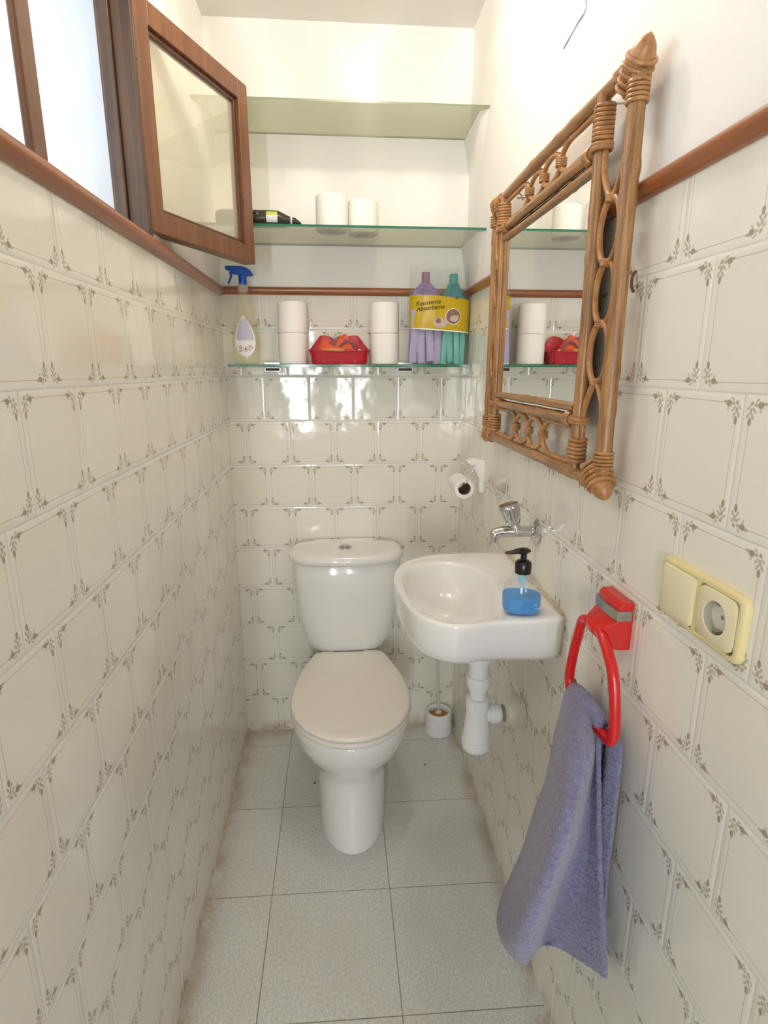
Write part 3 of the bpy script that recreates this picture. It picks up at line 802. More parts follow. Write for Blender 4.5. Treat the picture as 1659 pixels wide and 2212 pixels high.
for u, hh, ww in pts:
    c = Vector(sp) + hd * u + Vector((0, 0, .1215 + (.0008 if u < .02 else -.0012)))
    rings.append([c + hn * math.cos(2 * PI * j / 20) * ww + Vector((0, 0, 1)) * math.sin(2 * PI * j / 20) * hh for j in range(20)])
b.loft(rings); b.build('pump_head', M['black'], soap)
R3 = Matrix.Translation((sp[0] + .0125, sp[1] - .0365, sp[2] + .027)) @ Matrix.Rotation(PI / 2, 4, 'X')
def soap_wrap(p):
    x = p.x - sp[0]; 
    return Vector((p.x, sp[1] - .0352 + max(0, x - .004) * .45 + (p.y - (sp[1] - .0365)) , p.z))
text_mesh('printed_word', 'd|lin', .0085, M['white'], soap, R3, 0, soap_wrap)
R4 = Matrix.Translation((sp[0] + .018, sp[1] - .0365, sp[2] + .012)) @ Matrix.Rotation(PI / 2, 4, 'X')
b = MB(); b.box(sp[0] + .014, sp[0] + .020, sp[1] - .0345, sp[1] - .0340, sp[2] + .0245, sp[2] + .0250)
b.box(sp[0] + .016, sp[0] + .030, sp[1] - .0315, sp[1] - .0305, sp[2] + .015, sp[2] + .0157)
b.build('printed_lines', M['white'], soap, smooth=False)

# ================================================================== TOILET BRUSH
bx, by = .737, -.056
brush_h = thing('toilet_brush_holder', (bx, by, 0), 'white round toilet brush holder standing on the floor in the right rear corner', 'brush holder')
b = MB(); b.lathe([(.046, .0), (.052, .001), (.0525, .012), (.0500, .05), (.0475, .086), (.0455, .0885), (.040, .0875), (.0375, .082), (.0385, .045), (.040, .006), (0.001, .006)], (bx, by, 0), n=40)
b.build('cup', M['white_plastic'], brush_h, ang=50)
brush = thing('toilet_brush', (bx, by, .01), 'ivory toilet brush with rusty bristles standing in its white holder', 'toilet brush')
b = MB(); b.lathe([(.020, .012), (.033, .020), (.036, .045), (.034, .068), (.018, .074), (.008, .076)], (bx, by, 0), n=40); b.build('bristles', M['brushorange'], brush)
b = MB(); b.lathe([(.012, .074), (.012, .082), (.005, .086), (.005, .092)], (bx, by, 0), n=24)
b.tube([(bx, by, .085), (bx - .004, by + .004, .20), (bx - .011, by + .010, .37)], .0052, 12)
for z in (.125, .155): b.lathe([(.005, -.004), (.0075, -.002), (.0075, .002), (.005, .004)], (bx - .0015 - (z - .085) * .035, by + .002, z), n=16)
b.build('handle', M['ivory'], brush)

# ================================================================== TOILET PAPER HOLDER + HUNG ROLL
ph = thing('toilet_paper_holder', (.8, -.33, 1.05), 'white enamelled toilet paper holder screwed to the right wall below the mirror', 'paper holder')
b = MB()
def prow(xo, z0, z1, y0, y1): return [(W - xo, y0, z0), (W - xo, y0, z1), (W - xo, y1, z1), (W - xo, y1, z0)]
b.loft([prow(-.0003, 1.008, 1.108, -.352, -.305), prow(.009, 1.008, 1.108, -.352, -.305), prow(.015, 1.012, 1.104, -.346, -.310)])
b.build('back_plate', M['white_metal'], ph, bevel=.003)
b = MB()
b.loft([[(W - .010, y, 1.050), (W - .010, y, 1.108), (W - .030, y, 1.1105), (W - .052, y, 1.104), (W - .050, y, 1.098), (W - .034, y, 1.090), (W - .020, y, 1.060)] for y in (-.349, -.308)])
b.build('hood', M['white_metal'], ph, bevel=.002)
b = MB()
xa, za = W - .058, 1.040
b.tube(crom([(W - .034, -.352, 1.094), (W - .034, -.364, 1.094), (W - .037, -.366, 1.085), (xa + .004, -.366, za + .012), (xa, -.362, za + .001), (xa, -.345, za)], 5) , .0016, 10)
b.tube([(xa, -.345, za), (xa, -.240, za)], .0016, 8)
b.build('wire_arm', M['chrome'], ph)
hr = thing('toilet_roll', (xa, -.30, za), 'partly used toilet roll hanging in the white wall holder', 'toilet roll')
zc = za - .0185 + .0008
b = MB(); b.lathe([(.0190, -.05), (.0295, -.05), (.0295, .05), (.0190, .05)], (xa, -.295, zc), (0, 1, 0), n=48, cap0=False, cap1=False)
b.build('paper', M['paper'], hr, ang=50)
b = MB(); b.lathe([(.0192, -.0495), (.0192, .0495), (.0180, .0495), (.0180, -.0495), (.0192, -.0495)], (xa, -.295, zc), (0, 1, 0), n=48, cap0=False, cap1=False)
b.build('cardboard_core', M['card'], hr, ang=50)

# ================================================================== GLASS SHELVES
def shelf(name, x0, x1, yf, z0, z1, label, edge, group=None):
    t = thing(name, ((x0 + x1) / 2, yf / 2, z0), label, 'shelf', group)
    b = MB(); b.box(x0, x1, yf, -.0004, z0, z1)
    for i, f in enumerate(b.f): b.mi[i] = 0 if i in (0, 1) else 1
    b.build('glass_plate', [M['shelftop'], edge], t, smooth=False)
    return t
s1 = shelf('glass_shelf', .033, .7995, -.125, 1.3745, 1.3825, 'lowest clear glass shelf, green-edged on two small metal clips, in front of the tiles', M['shelfedge'])
s2 = shelf('glass_shelf', .0006, W - .0006, -.255, 1.7495, 1.7560, 'middle glass shelf spanning wall to wall above the wooden rail', M['shelfedge'])
s3 = shelf('glass_shelf', .0006, W - .0006, -.235, 2.0620, 2.0670, 'topmost glass shelf, olive-edged and empty, near the ceiling', M['shelfedge_old'])
for cx in (.158, .600):
    b = MB()
    b.box(cx - .026, cx + .026, -.016, -.0003, 1.3600, 1.3742); b.box(cx - .026, cx + .026, -.016, -.0003, 1.3828, 1.3900)
    bk = b.build('wall_clip', M['chrome'], s1, smooth=False, bevel=.0015)
    b = MB(); b.box(cx - .0235, cx + .0235, -.0168, -.0158, 1.3620, 1.3715)
    b.build('clip_inset', M['dark'], bk, smooth=False)
# little plaster ledges carrying the upper shelves
for (zz, yf) in ((1.7493, -.25), (2.0618, -.232)):
    for sx in (0, 1):
        b = MB(); X0 = (0.0 if sx == 0 else W)
        dd = 1 if sx == 0 else -1
        rings = []
        for k in range(9):
            s = k / 8; w = .020 * (1 - s) ** 1.6; 
            rings.append([(X0 - dd * .0005, 0.0005, zz - .13 * s), (X0 - dd * .0005, yf * (1 - .35 * s), zz - .13 * s), (X0 + dd * (w + .0003), yf * (1 - .35 * s) * .9, zz - .13 * s), (X0 + dd * (w + .0003), 0.0005, zz - .13 * s)])
        b.loft(rings)
        tag(b.build('trim_5' if (sx == 0 and zz < 2) else 'trim_6' if zz < 2 else 'trim_7' if sx == 0 else 'trim_8', M['plaster'], ang=70), kind='structure')

# ================================================================== TOILET ROLLS ON THE SHELVES
def roll_mesh(r=.0455, h=.0945):
    t = thing('toilet_roll', (0, 0, 0), 'x', 'toilet roll')
    b = MB(); b.lathe([(.020, 0), (r - .003, 0), (r, .003), (r + .0006, h * .5), (r, h - .003), (r - .003, h), (.020, h), (.0195, h - .002), (.0195, .002), (.020, 0)], (0, 0, 0), n=56, cap0=False, cap1=False)
    b.build('paper', M['paper'], t, ang=35)
    b = MB(); b.lathe([(.0193, .001), (.0193, h - .001), (.0182, h - .001), (.0182, .001), (.0193, .001)], (0, 0, 0), n=32, cap0=False, cap1=False)
    b.build('cardboard_core', M['card'], t, ang=35)
    return t
r0 = roll_mesh()
def dup(root, loc, label, group=None, rz=0, sc=1.0):
    r = root.copy(); COL.objects.link(r); r.location = loc; r.rotation_euler = (0, 0, rz); r['label'] = label; r.scale = (sc, sc, sc)
    if group: r['group'] = group
    for ch in list(root.children):
        c = ch.copy(); COL.objects.link(c); c.parent = r
    return r
G = 'spare toilet rolls on the glass shelves'
S1T, S2T = 1.3828, 1.7563
spots = [((.2310, -.066, S1T), 'lower roll of the white stack left of the red tub'),
         ((.2320, -.065, S1T + .0950), 'upper roll of the white stack left of the red tub'),
         ((.5250, -.066, S1T), 'lower roll of the white stack right of the red tub'),
         ((.5240, -.066, S1T + .0950), 'upper roll of the white stack right of the red tub'),
         ((.3640, -.165, S2T), 'left one of two white rolls standing on the middle glass shelf'),
         ((.4560, -.130, S2T), 'right one of two white rolls standing on the middle glass shelf')]
for i, (p, lb) in enumerate(spots):
    if i == 0: r0.location = p; r0['label'] = lb; r0['group'] = G
    else: dup(r0, p, lb, G, rz=i * 1.1, sc=.96 if i == 5 else 1.0)

# ================================================================== DARK BOTTLE LYING ON THE MIDDLE SHELF
db = thing('cleaner_bottle', (.15, -.20, S2T), 'dark olive plastic bottle lying on its side on the middle glass shelf', 'bottle')
rings = []
for x, hy, hz in [(.040, .010, .010), (.042, .020, .018), (.055, .028, .0225), (.10, .030, .0228), (.18, .030, .0225), (.215, .029, .0215), (.232, .022, .018), (.243, .013, .0125), (.247, .0125, .012)]:
    rings.append([(x, -.20 + math.cos(2 * PI * j / 32) * hy, S2T + .0232 + math.sin(2 * PI * j / 32) * hz - (0.0 if x < .23 else .004)) for j in range(32)])
b = MB(); b.loft(rings); b.build('bottle_body', M['darkbottle'], db, ang=60)
b = MB(); b.lathe([(.0115, 0), (.0130, .001), (.0130, .004), (.0115, .005)], (.2475, -.20, S2T + .0192), (1, 0, 0), n=24); b.build('neck_ring', M['white'], db)
b = MB(); b.lathe([(.0112, 0), (.0112, .006), (.008, .014), (.004, .024), (.002, .027)], (.252, -.20, S2T + .0185), (1, 0, -.25), n=24); b.build('nozzle', M['black'], db)
b = MB(); b.lathe([(.0125, 0), (.0125, .0015), (.010, .003), (0, .003)], (.1515, -.2262, S2T + .0245), (0, -1, 0), n=28); b.build('base_cap', M['black'], db)
def on_db(x, a, off=.0006):
    return (x, -.20 - math.cos(a) * (.030 + off), S2T + .0232 + math.sin(a) * (.0226 + off))
b = MB()
for k in range(8):
    a0, a1 = -.62 + 1.30 * k / 8, -.62 + 1.30 * (k + 1) / 8
    b.add([on_db(.183, a0), on_db(.2135, a0), on_db(.2135, a1), on_db(.183, a1)], [(0, 1, 2, 3)], 0 if k < 5 else 1)
lb_ = b.build('label_sticker', [M['white'], M['yellowg']], db)
b = MB()
for k in range(9):
    x = .1855 + k * .0029
    if k in (3, 4): continue
    b.add([on_db(x, -.5, .0009), on_db(x + .0014, -.5, .0009), on_db(x + .0014, -.02, .0009), on_db(x, -.02, .0009)], [(0, 1, 2, 3)])
b.build('printed_bars', M['greyp'], lb_)

# ================================================================== SPRAY BOTTLE
sbx, sby = .087, -.085
spr = thing('spray_bottle', (sbx, sby, S1T), 'clear spray bottle with blue trigger and teardrop label at the shelf’s left end', 'spray bottle')
spr['label'] = 'clear spray bottle with blue trigger head at the left end of the lowest shelf'
def el(hx, hy, z, dx=0.0): return [(sbx + dx + math.cos(2 * PI * j / 40) * hx, sby + math.sin(2 * PI * j / 40) * hy, S1T + z) for j in range(40)]
b = MB(); b.loft([el(.034, .020, 0), el(.040, .024, .003), el(.0425, .026, .012), el(.0425, .026, .050), el(.041, .025, .085), el(.037, .023, .115), el(.030, .020, .150), el(.023, .017, .180), el(.0165, .0145, .205), el(.0135, .0135, .216), el(.0135, .0135, .222)])
b.build('bottle_body', M['sprayshell'], spr, ang=70)
b = MB(); b.lathe([(.013, .218), (.0165, .219), (.0168, .226), (.0150, .232), (.0130, .237), (.0115, .238)], (sbx - .001, sby, S1T), n=24); b.build('clear_collar', M['spraycap'], spr)
b = MB(); b.lathe([(.0118, .237), (.0122, .238), (.0125, .262), (.010, .266)], (sbx, sby, S1T), n=24)
b.build('screw_collar', M['blue'], spr)
prof = [(-.0500, .2905), (-.0500, .2800), (-.042, .2770), (-.034, .2740), (-.030, .2675), (-.012, .2655), (-.012, .258), (.011, .258), (.012, .2625), (.0325, .2625), (.0310, .2700), (.0250, .2780), (.0150, .2850), (.003, .2890), (-.010, .2905)]
b = MB(); b.loft([[(sbx + x, sby + dy * w, S1T + z) for x, z in prof] for dy, w in ((-.0085, 1), (.0085, 1))])
b.build('trigger_head', M['blue'], spr, bevel=.002, smooth=False)
tr_ = crom([(-.037, .276), (-.034, .266), (-.036, .256), (-.041, .246), (-.043, .2415)], 5 ) if False else None
b = MB(); tp = crom([(sbx - .036, sby, S1T + .274), (sbx - .034, sby, S1T + .264), (sbx - .0375, sby, S1T + .253), (sbx - .0435, sby, S1T + .240)], 6)
b.tube(tp, lambda t: .0042 - .0012 * t, 12); b.build('trigger_lever', M['blue'], spr)
def onsp(x, z, off=.0008):       # front of the bottle
    zz = [(0, .0425), (.05, .0425), (.085, .041), (.115, .037), (.150, .030), (.18, .023)]
    hx = .0425
    for (z0, h0), (z1, h1) in zip(zz, zz[1:]):
        if z0 <= z <= z1: hx = h0 + (h1 - h0) * (z - z0) / (z1 - z0)
    hy = hx * .61
    k = max(-1, min(1, x / hx))
    return (sbx + x, sby - hy * math.sqrt(1 - k * k) - off, S1T + z)
def decal(name, fn, mat, parent, nu=10, nv=14, off=.0008, cut=None):
    # fn(s,t)-> (x,z)
    b = MB(); vs = []; fs = []
    for i in range(nv + 1):
        for j in range(nu + 1):
            x, z = fn(j / nu, i / nv); vs.append(onsp(x, z, off))
    for i in range(nv):
        for j in range(nu):
            a = i * (nu + 1) + j; fs.append((a, a + 1, a + nu + 2, a + nu + 1))
    b.add(vs, fs); return b.build(name, mat, parent)
def tear(s, t, k=1.0, z0=.022, z1=.146, c=(.0015)):
    z = z0 + (z1 - z0) * t
    w = .0310 * k * (math.sqrt(max(0, 1 - (1 - t / .38) ** 2)) if t < .38 else max(0.0, math.cos((t - .38) / .62 * PI / 2)) ** .85)
    return (c - .004 * t * t + (s - .5) * 2 * w * (1 if s < .5 else 1), z)
lab = decal('label_sticker', tear, M['white'], spr, 12, 24)
decal('printed_text_block', lambda s, t: tear(s, .40 + .52 * t, .88), M['lavender'], lab, 10, 16, .0012)
def line_dec(name, pts, mat, w=.0008, off=.0016):
    b = MB(); vs = []; 
    P = [onsp(x, z, off) for x, z in pts]
    b.tube(P, w * .5, 6, closed=True); return b.build(name, mat, lab)
for cx, cz in ((.0020, .0460), (.0155, .0500)):
    dpts = []
    q = .0085
    cn = [(cx, cz + q), (cx + q, cz), (cx, cz - q), (cx - q, cz)]
    for i in range(4):
        for k in range(4):
            dpts.append((cn[i][0] + (cn[(i + 1) % 4][0] - cn[i][0]) * k / 4, cn[i][1] + (cn[(i + 1) % 4][1] - cn[i][1]) * k / 4))
    line_dec('hazard_diamond', dpts, M['redp'], .0011)
def quad(name, x0, x1, z0, z1, mat, off=.0014):
    return decal(name, lambda s, t: (x0 + (x1 - x0) * s, z0 + (z1 - z0) * t), mat, lab, 4, 4, off)
quad('exclamation_mark', .0147, .0164, .0492, .0545, M['ink'], .0018); quad('exclamation_dot', .0147, .0164, .0460, .0478, M['ink'], .0018)
decal('flame_symbol', lambda s, t: (.0020 + (s - .5) * .0062 * (1 - t) ** .6, .0430 + .0068 * t), M['ink'], lab, 4, 5, .0018)
for k in range(5): quad('printed_bar', -.0190, -.0090, .0370 + k * .0042, .0396 + k * .0042, M['greyp'])

# ================================================================== RED TUB WITH RAG
tub = thing('plastic_tub', (.380, -.075, S1T), 'open red plastic tub between two roll stacks on the lowest shelf', 'tub')
def ro(hx, y0, y1, z, cx=.3795, n=120, e=6.5):
    yc = (y0 + y1) / 2; hy = (y1 - y0) / 2; out = []
    for k in range(n):
        a = 2 * PI * k / n; c_, s_ = math.cos(a), math.sin(a)
        q = (abs(c_ / hx) ** e + abs(s_ / hy) ** e) ** (-1 / e)
        out.append((cx + q * c_, yc + q * s_, z))
    return out
def ztop(x, y):      # rim height: low front, two arched humps behind
    k = (x - .3795) / .100
    back = .086 * (0.76 + .30 * abs(math.sin(k * PI)) ** .8) * (1 - .38 * max(0, abs(k) - .62) / .38)
    front = .040 + .004 * abs(k)
    s = max(0, min(1, (y + .118) / .085)); s = s * s * (3 - 2 * s)
    return front + (back - front) * s
rb = ro(.086, -.112, -.030, S1T + .0004)
rm = ro(.091, -.117, -.024, 0)
rt = ro(.0965, -.122, -.020, 0)
def lift(r, f): return [(x, y, S1T + ztop(x, y) * f) for x, y, z in r]
def inset(r, d): return [(x + (.3795 - x) * d / .1, y + (-.071 - y) * d / .05, z) for x, y, z in r]
b = MB(); b.loft([rb, lift(rm, .5), lift(rt, .93), lift(ro(.0985, -.1255, -.018, 0), .96), lift(ro(.0985, -.1255, -.018, 0), 1.0), lift(rt, 1.02), lift(inset(rt, .003), .97), lift(inset(rm, .003), .5), [(x, y, z + .003) for x, y, z in inset(rb, .003)]])
b.build('tub_body', M['basket'], tub, ang=50)
for cx in (.333, .428):
    b = MB(); b.lathe([(.0042, 0), (.0042, .0012), (.001, .0016)], (cx, -.1162, S1T + .010), (0, -1, 0), n=16); b.build('rivet', M['basket'], tub)
b = MB(); pass
for (xa_, xb_) in ((.290, .293), (.466, .469)):
    b = MB(); b.box(xa_, xb_, -.1200, -.114, S1T + .004, S1T + .036); b.build('corner_rib', M['basket'], tub, bevel=.001)
# crumpled rag
from mathutils import noise as mn
rag = thing('cleaning_rag', (.385, -.075, S1T + .045), 'crumpled orange cloth with purple edging heaped in the red tub', 'cloth')
b = MB(); NX, NY = 56, 26; vs = []; fs = []
for i in range(NY + 1):
    for j in range(NX + 1):
        u, v = j / NX, i / NY; x = .312 + .124 * u; y = -.110 + .062 * v
        env = math.sin(PI * u) ** .45 * math.sin(PI * v) ** .4
        h = .032 + env * (.048 + .010 * math.sin(u * 9 + 1)) + .016 * env * (mn.noise(Vector((x * 42 + y * 18, y * 60, 1.3)))) + .010 * env * abs(mn.noise(Vector((x * 90 - y * 60, y * 60, 4.0))))
        vs.append((x, y + .006 * mn.noise(Vector((x * 50, y * 50, 9))), S1T + h * (1.0 if u < .75 else 1.0 - .5 * (u - .75))))
for i in range(NY):
    for j in range(NX):
        a = i * (NX + 1) + j; fs.append((a, a + 1, a + NX + 2, a + NX + 1))
b.add(vs, fs); b.build('cloth', M['rag'], rag, solid=.0025)
b = MB()
b.tube(crom([(.352, -.088, S1T + .080), (.363, -.098, S1T + .076), (.372, -.095, S1T + .068), (.366, -.100, S1T + .060), (.356, -.098, S1T + .066), (.358, -.092, S1T + .078)], 6), .0022, 8)
b.tube(crom([(.372, -.092, S1T + .083), (.390, -.092, S1T + .080), (.404, -.100, S1T + .072)], 6), .0022, 8)
b.tube(crom([(.380, -.108, S1T + .054), (.395, -.108, S1T + .068), (.410, -.108, S1T + .070), (.424, -.108, S1T + .062), (.430, -.110, S1T + .046)], 6), .0028, 8)
b.build('edging', M['purple'], rag)
spg = MB(); spg.box(.325, .395, -.112, -.100, S1T + .036, S1T + .048)
tag(spg.build('sponge', M['sponge'], smooth=False, bevel=.002), 'flat ochre sponge tucked in front of the orange cloth in the tub', 'sponge')
b = MB(); b.ball((.443, -.108, S1T + .042), .006, .004, .005, n=8)
tag(b.build('crumpled_wrapper', M['white']), 'tiny crumpled clear wrapper in the right front corner of the red tub', 'wrapper')

# ================================================================== MOP HEADS IN A BAG
def mop(name, cx, z_top, hw, mats, label, ztopsk, sx0=0):
    t = thing(name, (cx, -.07, S1T), label, 'mop head')
    b = MB(); b.lathe([(.0125, z_top), (.0130, z_top - .001), (.0140, z_top - .042), (.020, z_top - .050), (.030, z_top - .058)], (cx, -.072, 0), n=28)
    b.build('socket', mats[0], t)
    # gathered shoulders
    rings = []
    for z, w, d in [(ztopsk + .004, .018, .014), (ztopsk - .006, hw * .55, .022), (ztopsk - .018, hw * .78, .026), (ztopsk - .035, hw * .93, .029), (ztopsk - .060, hw * .98, .030), (ztopsk - .10, hw, .030)]:
        rings.append([(cx + sx0 * (ztopsk - z) + math.cos(2 * PI * j / 96) * w * (1 + .05 * math.sin(j * 2.6)), -.072 + math.sin(2 * PI * j / 96) * d * (1 + .06 * math.sin(j * 2.6)), z) for j in range(96)])
    b = MB(); b.loft(rings); b.build('gathered_top', mats[1], t, ang=80)
    k = 0
    for row, yy in ((0, -.098), (1, -.052)):
        nst = 5 if hw > .05 else 4
        for i in range(nst):
            wv = 2 * hw / nst; x0 = cx + sx0 * .12 - hw + i * wv; zb = S1T + .001 + random.uniform(0, .014)
            pts = []
            for q in range(9):
                s = q / 8; z = ztopsk - .075 + (zb - (ztopsk - .075)) * s
                xo = .0025 * math.sin(s * 5 + i * 1.7) + (i - nst / 2 + .5) * .0012 * s
                yo = yy + .004 * math.sin(i * 2.2 + s * 2) + (.004 * (i % 2))
                pts.append([(x0 + xo, yo - .001, z), (x0 + xo + wv * .5, yo - .005, z), (x0 + xo + wv * .94, yo - .001, z), (x0 + xo + wv * .94, yo + .006, z), (x0 + xo, yo + .006, z)])
            b = MB(); b.loft(pts); b.build('strip', mats[2], t, ang=60, bevel=0)
    return t
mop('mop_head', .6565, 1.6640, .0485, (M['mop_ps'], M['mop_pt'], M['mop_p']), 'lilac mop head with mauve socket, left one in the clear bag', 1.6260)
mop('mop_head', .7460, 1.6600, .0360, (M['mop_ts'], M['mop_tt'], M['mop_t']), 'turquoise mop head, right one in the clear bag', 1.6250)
bag = thing('plastic_bag', (.70, -.072, S1T), 'clear plastic bag with yellow label holding two mop heads at the shelf right end', 'bag')
bag['label'] = 'clear plastic bag with yellow printed band holding two mop heads on lowest shelf'
BX0, BX1 = .604, .7975
def bag_pt(u, z, side, off=0.0):     # side -1 front, +1 back
    k = 2 * u - 1
    d = .0395 * (1 - abs(k) ** 3.2) ** .5 if abs(k) < 1 else 0
    top = max(0.0, min(1.0, (z - 1.60) / .085)); d = d * (1 - .55 * top) * (1 if z > S1T + .01 else .9)
    x = BX0 + (BX1 - BX0) * u
    x = .7005 + (x - .7005) * (1 - .03 * top)
    w = .0022 * mn.noise(Vector((x * 30, z * 30, side * 3)))
    return (x, -.076 + side * (d + off) + w, z)
def label_z(u, s): return 1.4960 - .013 * u + (1.5905 - 1.496 + .006 - .006 * abs(u - .4)) * s
rings = []
nz_ = 26
b = MB(); rings = []
for i in range(nz_ + 1):
    s = i / nz_; ring = []
    for j in range(29):
        u = j / 28; zt = S1T + .0006 + (1.6800 + .006 * math.sin(u * 8) - S1T) * s
        ring.append(bag_pt(u, zt, -1))
    for j in range(27, 0, -1):
        u = j / 28; zt = S1T + .0006 + (1.6800 + .006 * math.sin(u * 8) - S1T) * s
        ring.append(bag_pt(u, zt, 1))
    rings.append(ring)
b.loft(rings, cap0=True, cap1=False); b.build('clear_film', M['bagmat'], bag, ang=80)
def grid_on_bag(name, fn, mat, parent, nu, nv, off):
    b = MB(); vs = []; fs = []
    for i in range(nv + 1):
        for j in range(nu + 1):
            u, z = fn(j / nu, i / nv); vs.append(bag_pt(u, z, -1, off))
    for i in range(nv):
        for j in range(nu):
            a = i * (nu + 1) + j; fs.append((a, a + 1, a + nu + 2, a + nu + 1))
    b.add(vs, fs); return b.build(name, mat, parent)
band = grid_on_bag('printed_band', lambda s, t: (.004 + .992 * s, label_z(s, t)), M['label_y'], bag, 30, 8, .0006)
grid_on_bag('band_edge', lambda s, t: (.004 + .992 * s, label_z(s, 0) - .0035 * (1 - t)), M['white'], band, 30, 1, .0008)
def disc_on_bag(name, cu, cz, ru, rz, mat, off):
    b = MB(); vs = [bag_pt(cu, cz, -1, off)]; n = 28
    for j in range(n): vs.append(bag_pt(cu + ru * math.cos(2 * PI * j / n), cz + rz * math.sin(2 * PI * j / n), -1, off))
    b.add(vs, [(0, 1 + j, 1 + (j + 1) % n) for j in range(n)]); return b.build(name, mat, band)
disc_on_bag('picture_circle', .700, 1.5290, .128, .0245, M['white'], .0010)
disc_on_bag('picture_circle', .700, 1.5290, .118, .0225, M['print1'], .0013)
disc_on_bag('picture_detail', .715, 1.5230, .070, .0100, M['print2'], .0016)
disc_on_bag('picture_circle', .490, 1.5110, .115, .0165, M['print2'], .0012)
disc_on_bag('picture_detail', .455, 1.5160, .045, .0080, M['print1'], .0015)
def tw(p):      # text plane coordinates -> on the bag front
    u = (p.x - BX0) / (BX1 - BX0)
    return Vector(bag_pt(max(.001, min(.999, u)), p.z, -1, .0018))
for txt, xx, zz in (('Resistente', .6215, 1.5600), ('Absorbente', .6235, 1.5440)):
    MM = Matrix.Translation((xx, -.12, zz)) @ Matrix.Rotation(PI / 2, 4, 'X') @ Matrix.Rotation(math.radians(6), 4, 'Z')
    text_mesh('printed_word', txt, .0185, M['ink'], band, MM, .25, tw)
MM = Matrix.Translation((.7450, -.12, 1.5790)) @ Matrix.Rotation(PI / 2, 4, 'X')
text_mesh('printed_number', '4', .0140, M['ink'], band, MM, .1, tw)

# ================================================================== RATTAN MIRROR
XM = W - .032
mir = thing('rattan_mirror', (XM, -.82, 1.48), 'rectangular mirror in a looped rattan cane frame on the right wall', 'mirror')
Y0m, Y1m, Z0m, Z1m = -1.163, -.482, 1.199, 1.756        # outer frame centre lines
YA, YB, ZA, ZB = -1.068, -.560, 1.287, 1.684            # inner frame
def P3(y, z, dx=0.0): return Vector((XM + dx, y, z))
def cane(name, p, q, r, seed=0, m=M['rattan'], parent=mir, nodes=3, ext=.0):
    p, q = Vector(p), Vector(q); n = 40
    rnd = random.Random(seed)
    nd = [rnd.uniform(.1, .9) for _ in range(nodes)]
    dx = [rnd.uniform(-.002, .002) for _ in range(3)]
    pts = []
    for i in range(n + 1):
        t = i / n; s = math.sin(PI * t)
        pts.append(p + (q - p) * t + Vector((dx[0] * s, dx[1] * s, dx[2] * s)))
    def rad(t):
        v = r * (1 + .02 * math.sin(t * 17 + seed))
        for k in nd: v += r * .16 * math.exp(-((t - k) / .012) ** 2)
        return v
    if abs(q.y - p.y) > abs(q.z - p.z): m = M['rattan_h']
    b = MB(); b.tube(pts, rad, 20); return b.build(name, m, parent, ang=70)
RR = .0115
cane('outer_cane', P3(Y0m, Z0m), P3(Y0m, Z1m), RR, 1, nodes=4)
cane('outer_cane', P3(Y1m, Z0m), P3(Y1m, Z1m), RR * .92, 2, nodes=4)
cane('outer_cane', P3(Y0m, Z1m), P3(Y1m, Z1m), RR * .9, 3, nodes=5)
cane('outer_cane', P3(Y0m, Z0m), P3(Y1m, Z0m), RR * .92, 4, nodes=5)
cane('inner_cane', P3(YA, Z0m, -.004), P3(YA, Z1m, -.004), .0096, 5)
cane('inner_cane', P3(YB, Z0m, -.004), P3(YB, Z1m, -.004), .0094, 6)
cane('inner_cane', P3(YA, ZB, -.004), P3(YB, ZB, -.004), .0090, 7)
cane('inner_cane', P3(YA, ZB - .021, -.002), P3(YB, ZB - .021, -.002), .0078, 8)
cane('inner_cane', P3(YA, ZA, -.005), P3(YB, ZA, -.005), .0092, 9)
cane('inner_cane', P3(YA + .015, ZA + .020, -.003), P3(YB - .005, ZA + .020, -.003), .0072, 10)
cane('inner_cane', P3(YB - .017, ZA + .01, .002), P3(YB - .017, ZB - .01, .002), .0068, 11)
cane('inner_cane', P3(YA + .015, ZA + .01, .004), P3(YA + .015, ZB - .01, .004), .0068, 12)
b = MB(); b.box(XM - .001, XM + .003, YA + .012, YB - .012, ZA + .010, ZB - .020)
b.build('mirror_glass', M['mirrorglass'], mir, smooth=False)
b = MB(); b.box(XM + .0035, XM + .009, YA + .004, YB - .004, ZA + .002, ZB - .006)
b.build('backing_board', M['dark'], mir, smooth=False)
# loops
def loop(pts, r=.0048, closed=False, n=7, dx=0.0):
    b = MB(); b.tube(crom([P3(y, z, dx) for y, z in pts], n, closed), r, 10, closed=closed)
    return b.build('cane_loop', M['rattan_thin'], mir)
def oval(cy, cz, ry, rz, vertical=True):
    pts = [(cy + ry * math.sin(2 * PI * k / 16), cz + rz * math.cos(2 * PI * k / 16)) for k in range(16)]
    return loop(pts, closed=True, n=3, dx=random.uniform(-.002, .002))
def binding(c, axis, ra, rb, L, turns, r=.0028, name='cane_binding', parent=None):
    """a few turns of flat cane around a joint: axis = unit vec along the joint"""
    c = Vector(c); ax = Vector(axis).normalized(); a = Vector((1, 0, 0)); bb = ax.cross(a).normalized()
    b = MB()
    for k in range(turns):
        o = (k - (turns - 1) / 2) * (L / max(1, turns))
        pts = [c + ax * (o + .0008 * math.sin(t * PI / 4)) + a * ra * math.cos(2 * PI * t / 20) + bb * rb * math.sin(2 * PI * t / 20) for t in range(20)]
        b.tube(pts, r, 8, closed=True)
    return b.build(name, M['wrap'], parent or mir)
